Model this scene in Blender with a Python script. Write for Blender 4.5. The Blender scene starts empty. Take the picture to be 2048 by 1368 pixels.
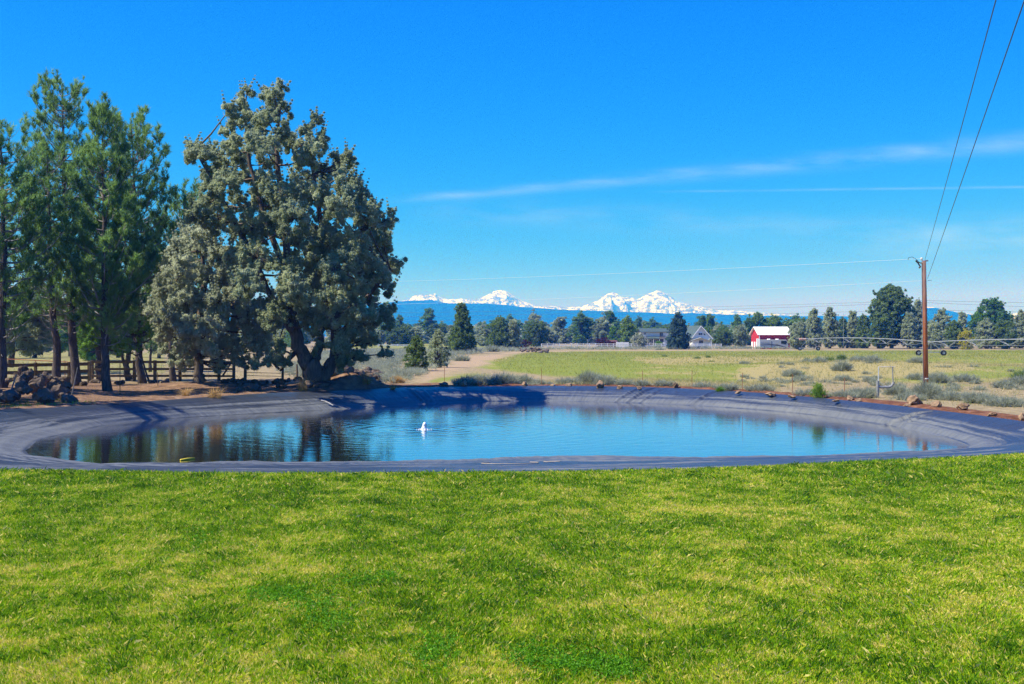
import bpy, math, random
import numpy as np
from mathutils import Vector, Matrix
R = math.radians
random.seed(7)
rng = np.random.default_rng(11)

# ------------------------------------------------------------------ camera, sky, sun
scene = bpy.context.scene
F = 2200.0            # focal length in pixels of the 2048 px wide photograph
H = 3.2               # eye height over the lawn
HOR = 672.0
cam_d = bpy.data.cameras.new("camera")
cam = bpy.data.objects.new("camera", cam_d)
scene.collection.objects.link(cam)
cam.location = (0, 0, H)
cam.rotation_euler = (R(90), 0, 0)
cam_d.sensor_width = 36.0
cam_d.lens = 36.0 * F / 2048.0
cam_d.shift_y = (HOR - 684.0) / 2048.0
cam_d.clip_start = 0.1
cam_d.clip_end = 80000
scene.camera = cam

SUN_EL, SUN_AZ = R(51), R(-102)      # azimuth from +Y, negative = left of the view
sdir = Vector((math.sin(SUN_AZ) * math.cos(SUN_EL), math.cos(SUN_AZ) * math.cos(SUN_EL), math.sin(SUN_EL)))
sun_d = bpy.data.lights.new("sun", 'SUN')
sun_d.energy = 4.2
sun_d.angle = R(0.5)
sun_d.color = (1.0, 0.95, 0.86)
sun = bpy.data.objects.new("sun", sun_d)
scene.collection.objects.link(sun)
sun.rotation_euler = sdir.to_track_quat('Z', 'Y').to_euler()
sun.location = (-60, -10, 80)

world = bpy.data.worlds.new("World")
scene.world = world
world.use_nodes = True
wn, wl = world.node_tree.nodes, world.node_tree.links
wn.clear()


def wnode(t, **kw):
    n = wn.new(t)
    for k, v in kw.items():
        setattr(n, k, v)
    return n


def wmath(op, a, b=None, c=None):
    n = wn.new('ShaderNodeMath'); n.operation = op
    for i, v in enumerate((a, b, c)):
        if v is None:
            continue
        if isinstance(v, (int, float)):
            n.inputs[i].default_value = v
        else:
            wl.new(v, n.inputs[i])
    return n.outputs[0]


sky = wnode('ShaderNodeTexSky', sky_type='NISHITA')
sky.sun_disc = False
sky.sun_elevation = SUN_EL
sky.sun_rotation = SUN_AZ
sky.altitude = 900
sky.air_density = 1.0
sky.dust_density = 0.35
sky.ozone_density = 2.2
# deep dry-air blue: the sky texture's own gradient, graded per channel
sps = wnode('ShaderNodeSeparateColor'); wl.new(sky.outputs[0], sps.inputs[0])
cbs = wnode('ShaderNodeCombineColor')
wl.new(wmath('MINIMUM', wmath('MULTIPLY', wmath('POWER', sps.outputs[0], 3.54), .0041), 2.6), cbs.inputs[0])
wl.new(wmath('MINIMUM', wmath('MULTIPLY', wmath('POWER', sps.outputs[1], 1.0), .42), 4.5), cbs.inputs[1])
wl.new(wmath('MINIMUM', wmath('MULTIPLY', wmath('POWER', sps.outputs[2], .40), 2.95), 7.0), cbs.inputs[2])
# thin cirrus and contrails, laid out by sky direction
geo = wnode('ShaderNodeTexCoord')
sep = wnode('ShaderNodeSeparateXYZ')
wl.new(geo.outputs['Generated'], sep.inputs[0])
X_, Y_, Z_ = sep.outputs
Yc = wmath('MAXIMUM', Y_, 0.05)
U_ = wmath('DIVIDE', X_, Yc)
V_ = wmath('DIVIDE', Z_, Yc)
cmb = wnode('ShaderNodeCombineXYZ')
wl.new(wmath('MULTIPLY', U_, 9.0), cmb.inputs[0]); wl.new(wmath('MULTIPLY', V_, 46.0), cmb.inputs[1])
nz = wnode('ShaderNodeTexNoise'); nz.inputs['Scale'].default_value = 1.6; nz.inputs['Detail'].default_value = 8
wl.new(cmb.outputs[0], nz.inputs['Vector'])
N_ = nz.outputs[0]


def band(v0, v1, w0, w1, gain, sag=0.0, start=None):
    # soft streak from (u=-0.12, v0) to (u=0.47, v1)
    t = wmath('DIVIDE', wmath('ADD', U_, 0.12), 0.59)
    centre = wmath('ADD', wmath('MULTIPLY_ADD', t, v1 - v0, v0), wmath('MULTIPLY', wmath('MULTIPLY', t, wmath('SUBTRACT', 1.0, t)), -sag))
    centre = wmath('ADD', centre, wmath('MULTIPLY', wmath('SUBTRACT', N_, 0.5), w0 * 1.3))
    wid = wmath('MAXIMUM', wmath('MULTIPLY_ADD', t, w1 - w0, w0), 0.0006)
    d = wmath('ABSOLUTE', wmath('DIVIDE', wmath('SUBTRACT', V_, centre), wid))
    g = wmath('POWER', 2.718, wmath('MULTIPLY', wmath('MULTIPLY', d, d), -1.0))
    g = wmath('MULTIPLY', g, wmath('MAXIMUM', wmath('MULTIPLY_ADD', N_, 3.4, -1.0), .05))
    if start is not None:
        s = wmath('DIVIDE', wmath('SUBTRACT', U_, start), 0.06)
        n = wn.new('ShaderNodeClamp'); wl.new(s, n.inputs[0]); g = wmath('MULTIPLY', g, n.outputs[0])
    return wmath('MULTIPLY', wmath('MAXIMUM', g, 0.0), gain)


clouds = band(.1222, .177, .0030, .0085, .20, .006, -.125)
clouds = wmath('ADD', clouds, band(.128, .1355, .0010, .0012, .16, 0, .12))
clouds = wmath('ADD', clouds, band(.052, .092, .004, .016, .14, .0, .30))
clouds = wmath('ADD', clouds, band(.115, .088, .010, .014, .10, .0, -.1))
clouds = wmath('MULTIPLY', clouds, wmath('GREATER_THAN', Y_, 0.1))
cl = wn.new('ShaderNodeClamp'); wl.new(clouds, cl.inputs[0])
cmix = wnode('ShaderNodeMix', data_type='RGBA')
wl.new(cl.outputs[0], cmix.inputs[0])
wl.new(cbs.outputs[0], cmix.inputs[6])
cmix.inputs[7].default_value = (3.6, 4.9, 6.2, 1)
bg = wnode('ShaderNodeBackground')
bg.inputs[1].default_value = 0.094
wl.new(cmix.outputs[2], bg.inputs[0])
wo = wnode('ShaderNodeOutputWorld')
wl.new(bg.outputs[0], wo.inputs[0])

scene.view_settings.view_transform = 'Standard'
scene.view_settings.look = 'None'
scene.view_settings.exposure = 1.12
scene.view_settings.gamma = 1
scene.render.engine = 'CYCLES'
cy = scene.cycles
cy.max_bounces = 6; cy.diffuse_bounces = 3; cy.glossy_bounces = 3; cy.transmission_bounces = 3
cy.transparent_max_bounces = 6; cy.volume_bounces = 0
cy.use_denoising = True
cy.denoising_prefilter = 'NONE'
cy.use_adaptive_sampling = False
cy.caustics_reflective = False; cy.caustics_refractive = False
cy.sample_clamp_indirect = 4


# ------------------------------------------------------------------ where things stand
def G(px, py, z=0.0):
    """ground point that the photograph shows at (px, py)"""
    Y = (H - z) * F / (py - HOR)
    return Vector(((px - 1024) / F * Y, Y, z))


def A(px, py, Y):
    return Vector(((px - 1024) / F * Y, Y, H - (py - HOR) / F * Y))


# ------------------------------------------------------------------ noise
_perm = np.random.default_rng(5).random((256, 256))


def vnoise(x, y):
    x = np.asarray(x, float); y = np.asarray(y, float)
    xi = np.floor(x).astype(int); yi = np.floor(y).astype(int)
    fx = x - xi; fy = y - yi
    fx = fx * fx * (3 - 2 * fx); fy = fy * fy * (3 - 2 * fy)
    a = _perm[xi & 255, yi & 255]; b = _perm[(xi + 1) & 255, yi & 255]
    c = _perm[xi & 255, (yi + 1) & 255]; d = _perm[(xi + 1) & 255, (yi + 1) & 255]
    return (a * (1 - fx) + b * fx) * (1 - fy) + (c * (1 - fx) + d * fx) * fy


def fbm(x, y, o=4):
    s = 0; amp = .5; t = 0
    for i in range(o):
        s = s + amp * vnoise(np.asarray(x) * 2 ** i + 17.3 * i, np.asarray(y) * 2 ** i + 9.1 * i); t += amp; amp *= .5
    return s / t


def sstep(a, b, x):
    t = np.clip((np.asarray(x, float) - a) / (b - a), 0, 1)
    return t * t * (3 - 2 * t)


def in_poly(px, py, poly):
    px = np.asarray(px); py = np.asarray(py)
    ins = np.zeros(px.shape, bool)
    n = len(poly)
    for i in range(n):
        x0, y0 = poly[i]; x1, y1 = poly[(i + 1) % n]
        if y0 == y1:
            continue
        c = ((y0 > py) != (y1 > py)) & (px < (x1 - x0) * (py - y0) / (y1 - y0) + x0)
        ins ^= c
    return ins


# ------------------------------------------------------------------ objects and tags
def link(o, parent=None):
    scene.collection.objects.link(o)
    if parent is not None:
        o.parent = parent
    return o


def tag(o, label=None, cat=None, group=None, kind=None):
    if label: o["label"] = label
    if cat: o["category"] = cat
    if group: o["group"] = group
    if kind: o["kind"] = kind
    return o


def empty(name, loc, rz=0.0):
    o = bpy.data.objects.new(name, None)
    o.empty_display_size = .3
    link(o)
    o.location = loc; o.rotation_euler = (0, 0, rz)
    return o


def copy_tree(o, parent=None):
    c = o.copy(); scene.collection.objects.link(c)
    if parent is not None: c.parent = parent
    for ch in list(o.children):
        copy_tree(ch, c)
    return c


def fast_mesh(name, verts, tris, mat, parent=None, attrs=None, smooth=False, quads=False):
    verts = np.ascontiguousarray(verts, dtype=np.float32).reshape(-1, 3)
    k = 4 if quads else 3
    tris = np.ascontiguousarray(tris, dtype=np.int32).reshape(-1, k)
    me = bpy.data.meshes.new(name)
    me.vertices.add(len(verts)); me.vertices.foreach_set('co', verts.ravel())
    me.loops.add(len(tris) * k); me.loops.foreach_set('vertex_index', tris.ravel())
    me.polygons.add(len(tris)); me.polygons.foreach_set('loop_start', np.arange(0, len(tris) * k, k, dtype=np.int32))
    if smooth: me.polygons.foreach_set('use_smooth', np.ones(len(tris), bool))
    else: me.polygons.foreach_set('use_smooth', np.zeros(len(tris), bool))
    for an, av in (attrs or {}).items():
        at = me.attributes.new(an, 'FLOAT', 'POINT'); at.data.foreach_set('value', np.ascontiguousarray(av, dtype=np.float32))
    me.update(calc_edges=True)
    me.materials.append(mat)
    o = bpy.data.objects.new(name, me)
    return link(o, parent)


class MB:
    """collects solids, then links them as one mesh object"""
    def __init__(self):
        self.v = []; self.f = []

    def add(self, vs, fs):
        n = len(self.v); self.v += [tuple(v) for v in vs]; self.f += [tuple(i + n for i in f) for f in fs]; return self

    def box(self, c, s, rz=0.0, ry=0.0, rx=0.0):
        m = Matrix.Translation(Vector(c)) @ Matrix.Rotation(rz, 4, 'Z') @ Matrix.Rotation(ry, 4, 'Y') @ Matrix.Rotation(rx, 4, 'X')
        vs = [m @ Vector((x * s[0] / 2, y * s[1] / 2, z * s[2] / 2)) for x in (-1, 1) for y in (-1, 1) for z in (-1, 1)]
        return self.add(vs, [(0, 1, 3, 2), (4, 6, 7, 5), (0, 4, 5, 1), (2, 3, 7, 6), (0, 2, 6, 4), (1, 5, 7, 3)])

    def bar(self, a, b, w, h=None):
        a = Vector(a); b = Vector(b); h = h or w
        d = (b - a).normalized()
        up = Vector((0, 0, 1)) if abs(d.z) < .95 else Vector((0, 1, 0))
        s = d.cross(up).normalized(); u = s.cross(d).normalized()
        vs = [p + s * (i * w / 2) + u * (j * h / 2) for p in (a, b) for i in (-1, 1) for j in (-1, 1)]
        return self.add(vs, [(0, 1, 3, 2), (4, 6, 7, 5), (0, 4, 5, 1), (2, 3, 7, 6), (0, 2, 6, 4), (1, 5, 7, 3)])

    def tube(self, pts, rad, n=8, caps=True):
        pts = [Vector(p) for p in pts]
        if not hasattr(rad, '__len__'): rad = [rad] * len(pts)
        rings = []
        for i, p in enumerate(pts):
            d = (pts[min(i + 1, len(pts) - 1)] - pts[max(i - 1, 0)])
            d = d.normalized() if d.length > 1e-9 else Vector((0, 0, 1))
            up = Vector((0, 1, 0)) if abs(d.y) < .9 else Vector((1, 0, 0))
            s = d.cross(up).normalized(); u = s.cross(d).normalized()
            rings.append([p + (s * math.cos(2 * math.pi * k / n) + u * math.sin(2 * math.pi * k / n)) * rad[i] for k in range(n)])
        fs = []
        for i in range(len(rings) - 1):
            for k in range(n):
                a = i * n + k; b = i * n + (k + 1) % n
                fs.append((a, b, b + n, a + n))
        if caps:
            fs.append(tuple(range(n - 1, -1, -1))); fs.append(tuple((len(rings) - 1) * n + k for k in range(n)))
        return self.add([v for r in rings for v in r], fs)

    def build(self, name, mat, parent=None, smooth=False, bevel=0):
        me = bpy.data.meshes.new(name)
        me.from_pydata(self.v, [], self.f)
        if smooth:
            me.polygons.foreach_set('use_smooth', np.ones(len(me.polygons), bool))
        me.update()
        me.materials.append(mat)
        o = bpy.data.objects.new(name, me)
        link(o, parent)
        if bevel:
            b = o.modifiers.new('bevel', 'BEVEL'); b.width = bevel; b.segments = 2
        return o


# ------------------------------------------------------------------ materials
class M:
    def __init__(self, name, rough=.8, spec=.3):
        self.m = bpy.data.materials.new(name); self.m.use_nodes = True
        self.n = self.m.node_tree.nodes; self.l = self.m.node_tree.links
        self.b = self.n['Principled BSDF']
        self.b.inputs['Roughness'].default_value = rough
        self.b.inputs['Specular IOR Level'].default_value = spec
        self.out = self.n['Material Output']

    def node(self, t, **kw):
        n = self.n.new(t)
        for k, v in kw.items(): setattr(n, k, v)
        return n

    def put(self, sock, v):
        if v is None: return
        if isinstance(v, (int, float)): sock.default_value = v
        elif isinstance(v, tuple): sock.default_value = v if len(v) != 3 or sock.type == 'VECTOR' else (*v, 1)
        else: self.l.new(v, sock)

    def math(self, op, a, b=None, c=None):
        n = self.node('ShaderNodeMath', operation=op)
        for i, v in enumerate((a, b, c)): self.put(n.inputs[i], v)
        return n.outputs[0]

    def pos(self, scale=(1, 1, 1), obj=False):
        if obj: v = self.node('ShaderNodeTexCoord').outputs['Object']
        else: v = self.node('ShaderNodeNewGeometry').outputs['Position']
        n = self.node('ShaderNodeMapping'); n.inputs['Scale'].default_value = scale
        self.l.new(v, n.inputs[0]); return n.outputs[0]

    def noise(self, scale, detail=5, vec=None, rough=.55, dist=0):
        n = self.node('ShaderNodeTexNoise')
        n.inputs['Scale'].default_value = scale; n.inputs['Detail'].default_value = detail
        n.inputs['Roughness'].default_value = rough; n.inputs['Distortion'].default_value = dist
        if vec is not None: self.l.new(vec, n.inputs['Vector'])
        return n.outputs[0]

    def ramp(self, fac, stops):
        n = self.node('ShaderNodeValToRGB')
        e = n.color_ramp.elements
        while len(e) < len(stops): e.new(.5)
        for i, (p, c) in enumerate(stops):
            e[i].position = p; e[i].color = (*c, 1) if len(c) == 3 else c
        self.l.new(fac, n.inputs[0]); return n.outputs[0]

    def step(self, fac, a, b):
        n = self.node('ShaderNodeMapRange', interpolation_type='SMOOTHSTEP')
        self.put(n.inputs[0], fac); n.inputs[1].default_value = a; n.inputs[2].default_value = b
        return n.outputs[0]

    def mix(self, fac, a, b, blend='MIX'):
        n = self.node('ShaderNodeMix', data_type='RGBA', blend_type=blend)
        self.put(n.inputs[0], fac); self.put(n.inputs[6], a); self.put(n.inputs[7], b)
        return n.outputs[2]

    def attr(self, name):
        return self.node('ShaderNodeAttribute', attribute_name=name).outputs['Fac']

    def col(self, c): self.put(self.b.inputs['Base Color'], c); return self

    def bump(self, h, strength=.5, dist=.02):
        n = self.node('ShaderNodeBump'); n.inputs['Strength'].default_value = strength; n.inputs['Distance'].default_value = dist
        self.l.new(h, n.inputs['Height']); self.l.new(n.outputs[0], self.b.inputs['Normal']); return self


def simple(name, c, rough=.7, spec=.3, var=.25, scale=3.0, bump=0, metal=0):
    m = M(name, rough, spec)
    n = m.noise(scale, 6, m.pos(obj=False))
    lo = tuple(x * (1 - var) for x in c); hi = tuple(min(1, x * (1 + var)) for x in c)
    m.col(m.ramp(n, [(.3, lo), (.7, hi)]))
    if bump: m.bump(m.noise(scale * 6, 4, m.pos()), bump, .02)
    m.b.inputs['Metallic'].default_value = metal
    return m.m


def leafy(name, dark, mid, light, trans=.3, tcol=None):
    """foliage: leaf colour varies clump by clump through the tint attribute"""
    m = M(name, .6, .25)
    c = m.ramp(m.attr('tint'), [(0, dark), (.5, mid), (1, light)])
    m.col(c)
    tr = m.node('ShaderNodeBsdfTranslucent')
    m.l.new(m.mix(.5, c, tcol or light), tr.inputs[0])
    mx = m.node('ShaderNodeMixShader'); mx.inputs[0].default_value = trans
    m.l.new(m.b.outputs[0], mx.inputs[1]); m.l.new(tr.outputs[0], mx.inputs[2])
    m.l.new(mx.outputs[0], m.out.inputs[0])
    return m.m


def bark(name, a, b, sc=(14, 14, 3)):
    m = M(name, .9, .1)
    n = m.noise(1.0, 6, m.pos(sc), .65)
    m.col(m.ramp(n, [(.3, a), (.7, b)])); m.bump(n, .8, .05)
    return m.m


MAT = dict(
    pine=leafy('pine_needles', (.06, .12, .05), (.16, .28, .09), (.32, .45, .14), .45, (.28, .5, .12)),
    juniper=leafy('juniper_scales', (.11, .15, .085), (.31, .38, .225), (.58, .63, .42), .45),
    juniper_pale=leafy('pale_juniper_scales', (.17, .21, .14), (.40, .45, .32), (.66, .70, .52), .40),
    juniper_green=leafy('green_juniper_scales', (.045, .085, .025), (.13, .21, .06), (.27, .36, .11), .35),
    broad=leafy('broad_leaves', (.04, .10, .012), (.11, .24, .02), (.24, .42, .05), .4),
    spring=leafy('spring_leaves', (.08, .15, .02), (.18, .29, .04), (.32, .42, .08), .4),
    yellow=leafy('yellow_leaves', (.2, .2, .01), (.42, .40, .02), (.6, .55, .04), .4),
    plum=leafy('plum_leaves', (.03, .008, .008), (.07, .016, .014), (.12, .03, .02), .2),
    spruce=leafy('blue_spruce_needles', (.02, .05, .042), (.06, .12, .10), (.15, .23, .20), .2),
    sage=leafy('sagebrush_leaves', (.10, .12, .08), (.27, .30, .22), (.48, .51, .40), .3),
    straw=leafy('straw', (.22, .11, .03), (.48, .29, .10), (.70, .52, .24), .3),
    silver=leafy('silver_leaves', (.16, .2, .12), (.32, .36, .25), (.5, .52, .4), .3),
    pinebark=bark('pine_bark', (.035, .030, .032), (.15, .12, .11)),
    junbark=bark('juniper_bark', (.04, .035, .03), (.19, .15, .12), (10, 10, 1.5)),
    deadwood=simple('dead_twigs', (.26, .25, .25), .9, .1),
)

# ------------------------------------------------------------------ pond outline
PC = np.array([-1.5, 46.0])
rim_pts = [G(0, 822), G(100, 817), G(200, 811), G(300, 804), G(400, 797), G(540, 788), G(700, 782), G(800, 777), G(950, 774.5), G(1100, 773),
           G(1300, 776), G(1500, 786), G(1600, 794), G(1700, 803.5), G(1850, 820), G(1950, 832), G(2048, 845),
           (19.6, 37.6, 0), (18.2, 33.6, 0), G(2048, 908), G(1850, 920), G(1700, 926), G(1400, 939), G(1024, 946), G(700, 948), G(430, 948),
           G(200, 944), G(0, 941), (-17.6, 30.5, 0), (-21.8, 35.5, 0), (-23.3, 41, 0)]
WZ = -0.71
def GW(px, py): return G(px, py, WZ)
wat_pts = [GW(51, 903), GW(62, 893), GW(84, 879), GW(152, 864), GW(216, 850), GW(305, 840), GW(520, 827), GW(674, 819), GW(801, 811), GW(940, 803.5), GW(1100, 802.5),
           GW(1200, 804), GW(1400, 812), GW(1600, 827), GW(1709, 841), GW(1840, 863), GW(1906, 878), GW(1933, 889),
           GW(1923, 902), GW(1850, 907), GW(1700, 912), GW(1500, 916), GW(1300, 917.5), GW(1180, 914), GW(1050, 914), GW(900, 921), GW(800, 923), GW(620, 925),
           GW(480, 926), GW(430, 932), GW(355, 935), GW(254, 932), GW(152, 922), GW(71, 913)]


def polar_curve(pts, n=2048):
    p = np.array([(q[0], q[1]) for q in pts]) - PC
    th = np.arctan2(p[:, 1], p[:, 0]); r = np.hypot(p[:, 0], p[:, 1])
    o = np.argsort(th); th = th[o]; r = r[o]
    T = np.concatenate([th - 2 * np.pi, th, th + 2 * np.pi]); RR = np.concatenate([r, r, r])
    g = np.linspace(-np.pi, np.pi, n, endpoint=False)
    # Catmull-Rom in (theta, r)
    i = np.searchsorted(T, g, 'right') - 1
    t = (g - T[i]) / (T[i + 1] - T[i])
    m0 = (RR[i + 1] - RR[i - 1]) / (T[i + 1] - T[i - 1]) * (T[i + 1] - T[i])
    m1 = (RR[i + 2] - RR[i]) / (T[i + 2] - T[i]) * (T[i + 1] - T[i])
    h = (2*t**3-3*t**2+1)*RR[i] + (t**3-2*t**2+t)*m0 + (-2*t**3+3*t**2)*RR[i+1] + (t**3-t**2)*m1
    k = np.exp(-np.linspace(-2.5, 2.5, 15) ** 2); k /= k.sum()
    return g, np.convolve(np.concatenate([h[-7:], h, h[:7]]), k, 'valid')


TH, RIM = polar_curve(rim_pts)
_, WAT = polar_curve(wat_pts)
NT = len(TH)
CT, ST = np.cos(TH), np.sin(TH)


def rim_at(th): return np.interp(th, TH, RIM, period=2 * np.pi)


def rim_dist(x, y):
    """metres outside the rim (negative: inside the pond)"""
    dx = np.asarray(x) - PC[0]; dy = np.asarray(y) - PC[1]
    return np.hypot(dx, dy) - rim_at(np.arctan2(dy, dx))


def quad_grid(nu, nv, closed=True):
    u = np.arange(nu if closed else nu - 1); v = np.arange(nv - 1)
    U, V = np.meshgrid(u, v)
    a = V * nu + U; b = V * nu + (U + 1) % nu
    return np.stack([a, b, b + nu, a + nu], -1).reshape(-1, 4)


# ------------------------------------------------------------------ ground (rings that run from the rim to the horizon)
def ground_z(x, y):
    d = np.hypot(x, y)
    z = (fbm(x * .06 + 3, y * .06, 3) - .5) * .28 * sstep(75, 120, y) * (1 - sstep(400, 900, d))
    z = z + .75 * np.exp(-(((x - 34) / 14) ** 2 + ((y - 104) / 13) ** 2))          # low knoll under the brush
    z = z + .35 * np.exp(-(((x + 11.5) / 3.5) ** 2 + ((y - 66) / 2.0) ** 2)) + .75 * np.exp(-(((x + 9.4) / 1.9) ** 2 + ((y - 66.3) / 1.5) ** 2))       # mound the old juniper stands on
    z = z + .45 * np.exp(-(((x + 28) / 5) ** 2 + ((y - 60) / 5) ** 2))
    rd = rim_dist(x, y)
    z = z + .36 * np.exp(-(((x + 19.4) / 4.5) ** 2 + ((y - 68.2) / 3.2) ** 2))
    z = z * sstep(.1, 1.6, rd)
    far = sstep(36, 48, y)
    berm = far * (.10 * np.exp(-((rd - 1.0) / .7) ** 2) + (fbm(x * 1.7, y * 1.7, 3) - .5) * .16 * np.exp(-((rd - 1.2) / 1.3) ** 2))
    return z + berm * sstep(0, .25, rd)


dist = np.concatenate([[0, .12, .3, .5, .75, 1.0, 1.3, 1.7, 2.2], np.geomspace(2.8, 300, 150), np.geomspace(320, 12600, 40)])
GR_X = []; GR_Y = []
for d in dist:
    r = RIM + d
    GR_X.append(PC[0] + CT * r); GR_Y.append(PC[1] + ST * r)
GX = np.array(GR_X).ravel(); GY = np.array(GR_Y).ravel()
GZ = ground_z(GX, GY)
with np.errstate(divide='ignore', invalid='ignore'):
    PXX = np.where(GY > 1, 1024 + F * GX / np.maximum(GY, 1), -9999)
    PYY = np.where(GY > 1, HOR + F * H / np.maximum(GY, 1), 9999)
jx = (fbm(GX * .25, GY * .12, 4) - .5); jy = (fbm(GX * .25 + 40, GY * .12 + 9, 4) - .5)
wob = 1 + 0 * PXX
PXj = PXX + jx * 60; PYj = PYY + jy * np.clip((PYY - 690) * .30, 0, 30)


def soft(poly, k=9):
    acc = 0
    for i in range(k):
        ax = (fbm(GX * .8 + 13 * i, GY * .5 + 7 * i, 3) - .5); ay = (fbm(GX * .8 + 31 * i, GY * .5 + 17 * i, 3) - .5)
        acc = acc + in_poly(PXj + ax * 45, PYj + ay * np.clip((PYY - 690) * .28, 0, 16), poly)
    return acc / k


path_poly = [(846, 752), (862, 741), (905, 728), (925, 717), (955, 711), (1005, 709), (1012, 713), (985, 722), (962, 733), (930, 741), (890, 747), (862, 757), (850, 762)]
path_poly2 = [(1005, 709), (1060, 704), (1500, 700.5), (1500, 699.6), (1060, 702.2), (1000, 707)]
field_poly = [(962, 733), (985, 722), (1012, 713), (1060, 706), (1180, 702.0), (2400, 699.5), (2600, 760), (2048, 752), (1980, 768), (1700, 762), (1560, 772), (1480, 770), (1300, 762), (1160, 757), (1060, 750), (1000, 742)]
patch2 = [(868, 756), (905, 748), (955, 744), (968, 750), (900, 764), (866, 767)]
dirt = np.maximum(soft(path_poly), in_poly(PXX, PYY, path_poly2).astype(float))
field = np.maximum(soft(field_poly), soft(patch2) * .9)
back_field = in_poly(PXX, PYY, [(640, 689), (1060, 685), (1060, 693), (880, 699), (700, 697)]).astype(float)
field = np.maximum(field, back_field * .7)
field = np.maximum(field, in_poly(PXX, PYY, [(-200, 700), (330, 706), (330, 745), (-200, 752)]).astype(float) * .55)
rd = rim_dist(GX, GY)
lawn = sstep(-2, -4, GY - (PC[1] - 6)) * 1.0
lawn = np.where(GY < 38 + 0 * GX, 1.0, 0.0) * np.where((np.abs(GX) < 60), 1, 0)
# red-brown bare soil: a band outside the far rim and the yard under the pines
band_w = 1.5 + 1.3 * fbm(GX * .3, GY * .3, 3)
soil = (rd < band_w) * (1 - lawn)
soil = np.maximum(soil, soft([(-700, 764), (180, 768), (360, 766), (540, 762), (600, 757), (700, 752), (800, 762), (900, 768), (900, 790), (500, 830), (-700, 930)]))
soil = soil * (1 - lawn)
green_strong = soft([(1000, 728), (1060, 711), (1180, 707), (1250, 712), (1300, 730), (1250, 755), (1100, 752), (1030, 742)])
strip = in_poly(PXX, PYY, [(1060, 704.5), (1500, 701), (2400, 700), (2400, 707), (1500, 708), (1060, 711)]).astype(float)
dry = soft([(1270, 719), (1500, 714), (1700, 712), (1640, 724), (1480, 727), (1320, 726)]) + soft([(1480, 742), (1560, 730), (1800, 722), (1900, 733), (2100, 722), (2100, 730), (1850, 752), (1620, 778), (1500, 772)])
ground_m = M('ground_soil', .95, .1)
g = ground_m
pos = g.pos()
nb = g.noise(.35, 8, g.pos((1, .35, 1)), .6)
nf = g.noise(2.2, 9, g.pos((1, .6, 1)), .72)
nff = g.noise(22.0, 3, pos, .6)
scrub = g.ramp(nf, [(.30, (.12, .095, .06)), (.5, (.25, .20, .12)), (.7, (.38, .31, .18))])
grn = g.ramp(nff, [(.25, (.075, .105, .014)), (.5, (.16, .195, .030)), (.75, (.31, .32, .075))])
strw = g.ramp(nff, [(.25, (.16, .14, .055)), (.55, (.31, .26, .11)), (.8, (.48, .39, .19))])
gmask = g.step(g.math('ADD', g.math('ADD', g.math('MULTIPLY', nb, 1.2), g.math('MULTIPLY', nf, .95)), g.math('SUBTRACT', g.math('MULTIPLY', g.attr('lush'), .42), g.math('MULTIPLY', g.attr('dry'), .45))), .86, 1.12)
fieldc = g.mix(gmask, strw, grn)
dirtc = g.ramp(nf, [(.3, (.25, .18, .115)), (.7, (.38, .285, .185))])
soilc = g.ramp(nf, [(.28, (.05, .022, .013)), (.5, (.13, .055, .030)), (.72, (.27, .14, .08))])
leftc = g.ramp(g.noise(2.2, 7, pos, .7), [(.3, (.07, .042, .03)), (.55, (.21, .13, .085)), (.75, (.35, .25, .17))])
soilc = g.mix(g.attr('litter'), soilc, leftc)
lawnc = g.ramp(nff, [(.3, (.035, .050, .010)), (.7, (.16, .15, .045))])
c = g.mix(g.attr('field'), scrub, fieldc)
c = g.mix(g.attr('dirt'), c, dirtc)
c = g.mix(g.attr('soil'), c, soilc)
c = g.mix(g.attr('lawn'), c, lawnc)
g.col(c); g.bump(g.math('ADD', nf, g.math('MULTIPLY', nff, .4)), .7, .08)
litter = sstep(-3.5, -9, GX)
ground = fast_mesh('ground', np.stack([GX, GY, GZ], 1), quad_grid(NT, len(dist)), g.m, None,
                   dict(field=field, dirt=dirt, soil=soil, lawn=lawn, lush=np.clip(green_strong * .7 + strip + back_field, 0, 1), dry=np.clip(dry, 0, 1), litter=litter), smooth=True, quads=True)
tag(ground, kind='structure')
# ring order makes the faces point down: flip
ground.data.flip_normals()

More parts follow.
